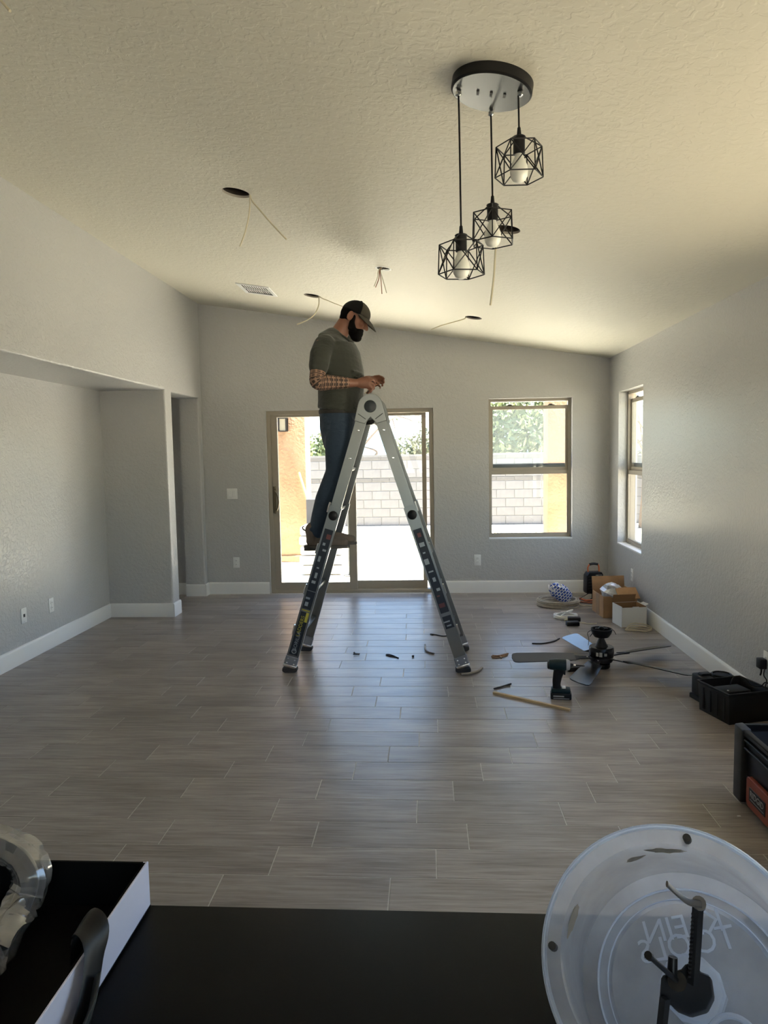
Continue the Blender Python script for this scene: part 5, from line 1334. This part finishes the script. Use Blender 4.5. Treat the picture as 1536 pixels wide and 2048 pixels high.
# ------------------------------------------------------------------ foreground counter and what lies on it
ZC = .92
M_ctr = mat('black_counter', (.0025, .0025, .003, 1), .40, spec=.06, bump=.05, bscale=200, bdist=.0005)
ct = thing('counter', 'black kitchen counter across the bottom of the picture', 'counter', (-.1, .5, 0))
CO = V(ct.location)
YC = .945
MB().bb(-1.7, 1.25, -.10, YC, ZC-.035, ZC).build('worktop', M_ctr, ct, off=CO, bevel=.003, seg=2)
MB().bb(-1.7, 1.25, YC-.001, YC+.0015, ZC-.03, ZC-.0035).build('edge_strip', mat('grey_edge', (.20, .20, .19, 1), .5), ct, off=CO, smooth=False)
MB().bb(-1.65, 1.2, -.02, YC-.06, .10, ZC-.035).build('cabinet_body', mat('cabinet_grey', (.32, .31, .30, 1), .5), ct, off=CO, smooth=False)
MB().bb(-1.65, 1.2, .04, YC-.12, 0, .10).build('toe_kick', M_black, ct, off=CO, smooth=False)
# open carton, white outside and black inside
bxo = V((-.397, .94, ZC)); bw_, bl2, bh_ = .46, .42, .067
cart = thing('black_lined_tray', 'open tray with pale outside and black inside on the counter at lower left', 'tray', bxo)
M_trayw = mat('pale_board', (.60, .62, .78, 1), .5); M_trayk = mat('black_board', (.0025, .0025, .0025, 1), .7, spec=.1)
MB().bb(-bw_, 0, -bl2, 0, 0, .004).build('bottom', M_trayk, cart, smooth=False)
for b6 in ((-.003, .0, -bl2, 0, 0, bh_), (-bw_, -bw_+.003, -bl2, 0, 0, bh_), (-bw_, -.003, -bl2, -bl2+.003, 0, bh_), (-bw_, -.003, -.003, 0, 0, bh_-.001)):
    MB().bb(*b6).build('wall', M_trayw, cart, smooth=False, bevel=.0008)
for b6 in ((-.0065, -.003, -bl2+.003, -.003, .004, bh_-.001), (-bw_+.003, -bw_+.006, -bl2+.003, -.003, .004, bh_-.001), (-bw_+.006, -.0065, -bl2+.003, -bl2+.006, .004, bh_-.001), (-bw_+.006, -.0065, -.0065, -.003, .004, bh_+.0005)):
    MB().bb(*b6).build('lining', M_trayk, cart, smooth=False)
# clear film wrapped around a black hose in the tray
M_film = bpy.data.materials.new('clear_film'); M_film.use_nodes = True
n = M_film.node_tree.nodes; l = M_film.node_tree.links; n.clear()
o_ = n.new('ShaderNodeOutputMaterial'); tr = n.new('ShaderNodeBsdfTransparent'); gl = n.new('ShaderNodeBsdfGlossy'); gl.inputs['Roughness'].default_value = .10
df = n.new('ShaderNodeBsdfDiffuse'); df.inputs[0].default_value = (.7, .7, .7, 1); m1 = n.new('ShaderNodeMixShader'); m1.inputs[0].default_value = .18; m2 = n.new('ShaderNodeMixShader')
lw = n.new('ShaderNodeLayerWeight'); lw.inputs[0].default_value = .35
l.new(tr.outputs[0], m1.inputs[1]); l.new(df.outputs[0], m1.inputs[2]); l.new(lw.outputs['Facing'], m2.inputs[0]); l.new(m1.outputs[0], m2.inputs[1]); l.new(gl.outputs[0], m2.inputs[2]); l.new(m2.outputs[0], o_.inputs[0])
DB = .98
bc_ = [atd(-45, 1672, DB+.02), atd(5, 1688, DB+.01), atd(45, 1712, DB), atd(62, 1752, DB-.01), atd(48, 1800, DB-.02), atd(22, 1850, DB-.02), atd(-12, 1905, DB-.02), atd(-40, 1935, DB-.03)]
bc_ = [p if p.z > ZC+.036 else CP+(p-CP)*((ZC+.036-CAM_H)/(p.z-CAM_H)) for p in bc_]      # rests on the tray bottom
hbg = thing('wrapped_hose', 'black hose bundle in crinkled clear plastic film at the left edge', 'hose', (bc_[3].x, bc_[3].y, ZC+.005))
HO = V(hbg.location)
core = bez([p+V((-.004, 0, -.006)) for p in bc_], 40)
MB().tube([p-HO for p in core], .0135, 12).build('hose', M_black, hbg)
rr = random.Random(6); fb = MB(); P_ = bez(bc_, 46); ringsf = []
for i, p in enumerate(P_):
    t = (P_[min(i+1, 45)]-P_[max(i-1, 0)]).normalized(); u = V((0, 1, 0)); u = (u-t*u.dot(t)).normalized(); w = t.cross(u)
    ringsf.append([p-HO+(u*math.cos(2*math.pi*k/14)+w*math.sin(2*math.pi*k/14))*(.0225+.0028*math.sin(k*2.4+1+i*.12)+rr.uniform(-.0016, .0016)) for k in range(14)])
fb.rings(ringsf, False); fb.build('film', M_film, hbg, smooth=True, angle=22)
# second hose strand lying in the tray
MB().tube(bez([bc_[-1]-HO+V((-.02, .02, -.005)), V((-.12, -.02, .025)), V((-.16, .05, .03))], 12), .012, 10).build('hose', M_black, hbg)
# black strap hooked over the tray wall
sx = bxo.x
stp = thing('black_strap', 'black folded strap hooked over the pale wall of the tray', 'strap', (sx, .70, ZC))
SO = V(stp.location)
pts = [V((sx-.028, .79, ZC+.030)), V((sx-.026, .79, ZC+.066)), V((sx-.016, .785, ZC+.082)), V((sx-.002, .775, ZC+.0825)), V((sx+.008, .76, ZC+.070)), V((sx+.013, .735, ZC+.040)), V((sx+.015, .70, ZC+.016)), V((sx+.014, .65, ZC+.014))]
MB().tube([p-SO for p in bez(pts, 30)], [(.020, .0022)]*30, 12, ref=(0, 1, .15)).build('band', M_black, stp)
pts2 = [V((sx+.016, .745, ZC+.044)), V((sx+.022, .715, ZC+.028)), V((sx+.024, .67, ZC+.022)), V((sx+.022, .60, ZC+.021))]
MB().tube([p-SO for p in bez(pts2, 20)], [(.016, .003)]*20, 12, ref=(.4, 0, 1)).build('loose_end', mat('grey_strap', (.05, .052, .05, 1), .35), stp)
# blue tool handle tip
q = atz(366, 2060, ZC+.012); bt_ = thing('pliers_handle', 'bright blue rounded handle tip at the bottom edge of the counter', 'pliers', (q.x, q.y, ZC))
MB().limb([V((-.012, -.10, .010)), V((-.004, -.04, .010)), V((.0, .002, .010))], [.010, .009, .0055], 14).build('grip', mat('blue_grip', (.02, .30, .48, 1), .35), bt_)
MB().limb([V((.03, -.10, .010)), V((.018, -.06, .010)), V((.008, -.03, .010))], [.010, .009, .0065], 14).build('grip', MATS['blue_grip'], bt_)

# ------------------------------------------------------------------ translucent dust bowl with hole cutter
def bowl_mat(name, dens, col=(.62, .68, .80, 1)):
    m = bpy.data.materials.new(name); m.use_nodes = True; n = m.node_tree.nodes; l = m.node_tree.links; n.clear()
    o = n.new('ShaderNodeOutputMaterial'); t = n.new('ShaderNodeBsdfTransparent'); t.inputs[0].default_value = (.93, .95, .98, 1)
    d = n.new('ShaderNodeBsdfDiffuse'); d.inputs[0].default_value = col; ts = n.new('ShaderNodeBsdfTranslucent'); ts.inputs[0].default_value = col
    g = n.new('ShaderNodeBsdfGlossy'); g.inputs['Roughness'].default_value = .22
    a = n.new('ShaderNodeMixShader'); a.inputs[0].default_value = .5; l.new(d.outputs[0], a.inputs[1]); l.new(ts.outputs[0], a.inputs[2])
    tc = n.new('ShaderNodeTexCoord'); ns = n.new('ShaderNodeTexNoise'); ns.inputs['Scale'].default_value = 14; ns.inputs['Detail'].default_value = 5; l.new(tc.outputs['Object'], ns.inputs['Vector'])
    mr = n.new('ShaderNodeMapRange'); mr.inputs['From Min'].default_value = .3; mr.inputs['From Max'].default_value = .7; mr.inputs['To Min'].default_value = dens-.07; mr.inputs['To Max'].default_value = dens+.10; l.new(ns.outputs['Fac'], mr.inputs['Value'])
    b = n.new('ShaderNodeMixShader'); l.new(mr.outputs[0], b.inputs[0]); l.new(t.outputs[0], b.inputs[1]); l.new(a.outputs[0], b.inputs[2])
    fr = n.new('ShaderNodeLayerWeight'); fr.inputs[0].default_value = .5
    pw = n.new('ShaderNodeMath'); pw.operation = 'POWER'; pw.inputs[1].default_value = 4; l.new(fr.outputs['Facing'], pw.inputs[0])
    mu = n.new('ShaderNodeMath'); mu.operation = 'MULTIPLY_ADD'; mu.inputs[1].default_value = .5; mu.inputs[2].default_value = .03; l.new(pw.outputs[0], mu.inputs[0])
    c = n.new('ShaderNodeMixShader'); l.new(mu.outputs[0], c.inputs[0]); l.new(b.outputs[0], c.inputs[1]); l.new(g.outputs[0], c.inputs[2]); l.new(c.outputs[0], o.inputs[0])
    return m
M_bowl = bowl_mat('frosted_plastic', .47, (.72, .79, .95, 1)); M_bowl2 = bowl_mat('frosted_plastic_thick', .75, (.74, .82, .95, 1))
BS = .79
PR = atd(1346, 1924, .80*BS); PFc = atd(1388, 1984, .93*BS)
ax = (PFc-PR).normalized(); RR, RF = .1465*BS, .123*BS
dep = (PFc-PR).length
bwl = thing('dust_bowl', 'translucent frosted dust bowl with hole cutter leaning at the lower right', 'dust bowl', (PFc.x, PFc.y, ZC))
BO = V(bwl.location)
sh_ = MB(); sh_.lathe([(RR, -.004), (RR, .004), (RR-.006, .006), (RR-.015, .007), (RR-.017, .012), (RF+.012, dep-.014), (RF+.002, dep-.004), (RF-.002, dep)], PR, ax, 96, close=False)
sh_.build('bowl_side', M_bowl, bwl, off=BO)
fl_ = MB().lathe([(RF-.002, dep), (RF-.010, dep-.003), (RF-.013, dep-.003), (RF-.016, dep), (.001, dep)], PR, ax, 96, close=False).build('bowl_floor', M_bowl, bwl, off=BO)
MB().lathe([(RR-.001, -.005), (RR+.001, -.001), (RR-.001, .004), (RR-.004, .0)], PR, ax, 96, close=False).build('rim_bead', M_bowl2, bwl, off=BO)
# local frame on the floor of the bowl as the camera sees it
bu = (CR-ax*CR.dot(ax)).normalized(); bv = bu.cross(ax)*-1
bv = (CU-ax*CU.dot(ax)); bv = (bv-bu*bv.dot(bu)).normalized()
for r_ in (RF-.012, RF-.002): MB().tube([PR+ax*(dep-.002)+(bu*math.cos(t)+bv*math.sin(t))*r_ for t in [2*math.pi*i/72 for i in range(72)]], .0012, 6, closed=True).build('moulded_ring', M_bowl2, fl_, off=BO)
for px, py in ((1349, 1667), (1098, 1866)):
    q = atd(px, py, .80*BS); d_ = (q-PR); d_ -= ax*d_.dot(ax); q = PR+d_.normalized()*(RR-.009)
    MB().lathe([(.0038, 0), (.0038, .012)], q-ax*.001, ax, 12).build('rim_hole', M_slot, bwl, off=BO)
# moulded lettering on the outside of the floor reads mirrored from here
def onfloor_b(px, py):
    d = ray(px, py); t = (PR+ax*dep-CP).dot(ax)/d.dot(ax); return CP+d*t
for txt, px, py, sz in (('KLEIN', 1366, 1856, .040*BS), ('TOOLS', 1374, 1892, .040*BS)):
    c_ = onfloor_b(px, py); xd = (onfloor_b(px+40, py-7)-c_).normalized()
    text_part('lettering', txt, sz, M_bowl2, fl_, frame(c_-ax*.0015-BO, -xd, bv), .001)
# dust patches stuck inside
M_dust = mat('plaster_dust', (.26, .24, .21, 1), .95, bump=.6, bscale=150, bdist=.002)
def onside(px, py):
    # nearest point of the inner side surface along the view ray
    d = ray(px, py); best = None
    for i in range(400):
        p = CP+d*(.55+i*.0008); h = (p-PR).dot(ax); rad = ((p-PR)-ax*h).length
        if h < .008 or h > dep: continue
        rs_ = (RR-.017)+(RF+.012-(RR-.017))*(h-.012)/(dep-.026)
        if best is None or abs(rad-rs_) < best[0]: best = (abs(rad-rs_), p, h)
    p, h = best[1], best[2]; nrm = -((p-PR)-ax*(p-PR).dot(ax)).normalized()
    return p+nrm*.002, nrm
for k, (px, py, w, h_) in enumerate(((1330, 1697, .020, .009), (1268, 1714, .011, .007), (1142, 1840, .016, .012), (1148, 1822, .008, .010))):
    p, nr = onside(px, py); r_ = random.Random(20+k); u = ax.cross(nr).normalized(); w_ = nr.cross(u)
    pts = [p+u*w*math.cos(2*math.pi*i/18)*r_.uniform(.6, 1.1)+w_*h_*math.sin(2*math.pi*i/18)*r_.uniform(.6, 1.1) for i in range(18)]
    cq = MB(); o0 = [q for q in pts]; cq.add([p+nr*.0015]+o0, [(0, i+1, (i+1) % 18+1) for i in range(18)]); cq.build('dust_patch', M_dust, bwl, off=BO)
# cutter: hub, collar, toothed arms, blade, pilot bit
DH = .86*BS
D_ = lambda px, py, dd=0.0: atd(px, py, DH+dd*BS)-BO
M_cut2 = mat('black_steel', (.012, .012, .013, 1), .38)
hubc = PR+ax*(dep-.012); hub2 = onfloor_b(1390, 1985)-ax*.014
MB().lathe([(.031, .010), (.031, -.008), (.028, -.012), (.024, -.013)], hub2-BO, ax, 10).build('collar', M_bowl2, bwl)
hb = MB(); poly = [(1318, 2000), (1322, 1952), (1340, 1944), (1362, 1938), (1372, 1926), (1392, 1928), (1398, 1942), (1420, 1950), (1426, 1992), (1412, 2020), (1378, 2030), (1348, 2018), (1340, 2006)]
fr_ = [D_(x, y) for x, y in poly]; bk = [q+ax*.020 for q in fr_]; nn = len(poly)
hb.add(fr_+bk, [tuple(range(nn)), tuple(range(nn, 2*nn))[::-1]]+[(i, i+nn, (i+1) % nn+nn, (i+1) % nn) for i in range(nn)]); hbo = hb.build('hub', M_cut2, bwl, bevel=.0015)
MB().cyl(D_(1354, 1962, -.012), D_(1354, 1962, .01), .0085, n=20).build('clamp_screw', M_blackm, hbo)
MB().cyl(D_(1344, 1952, -.008), D_(1346, 1914, -.004), .0048, .0042, n=14).build('thumb_screw', M_blackm, hbo)
def bar(pts, w, t_, name, m_=None, par=None):
    b = MB(); b.tube([p for p in pts], [(w, t_)]*len(pts), 4, ref=bu); return b.build(name, m_ or M_cut2, par or bwl, smooth=False)
ar = bar([D_(1386, 1968, -.008), D_(1392, 1880, -.010), D_(1396, 1812, -.012)], .0050, .0035, 'arm')
for i in range(16):
    q = D_(1386-7.5+i*.5, 1952-i*8.2, -.010); MB().box(q, (.0024, .0024, .0018)).build('tooth', M_cut2, ar, smooth=False)
MB().cyl(D_(1398, 1806, -.020), D_(1398, 1810, .004), .0062, n=12).build('blade_holder', mat('grey_steel', (.14, .14, .145, 1), .4, metal=.6), ar)
MB().tube(bez([D_(1402, 1808, -.022), D_(1378, 1804, -.024), D_(1358, 1790, -.026), D_(1334, 1768, -.030)], 14), [(.0034, .0014)]*14, 8, ref=bv).build('blade', MATS['grey_steel'], ar)
bar([D_(1330, 1996, -.006), D_(1324, 2050, -.004), D_(1318, 2120, .0)], .0048, .0035, 'arm')
MB().cyl(D_(1352, 1960, -.012), D_(1298, 1912, -.058), .0026, .0022, n=10).build('pilot_bit', M_blackm, bwl)
MB().lathe([(.0036, 0), (.0036, .005)], D_(1300, 1914, -.057), (D_(1298, 1912, -.06)-D_(1352, 1960, -.012)), 10).build('pilot_tip', M_blackm, bwl)
MB().tube([hub2+bu*.026-bv*.046-ax*.01-BO+(bu*math.cos(t)+bv*math.sin(t))*.022 for t in [2*math.pi*i/32 for i in range(32)]], .003, 8, closed=True).build('spacer_ring', M_bowl2, bwl)
ext = hub2+ax*.02
MB().cyl(ext-BO, ext+ax*.055-BO, .008, n=12).build('drive_shank', M_chrome, bwl)
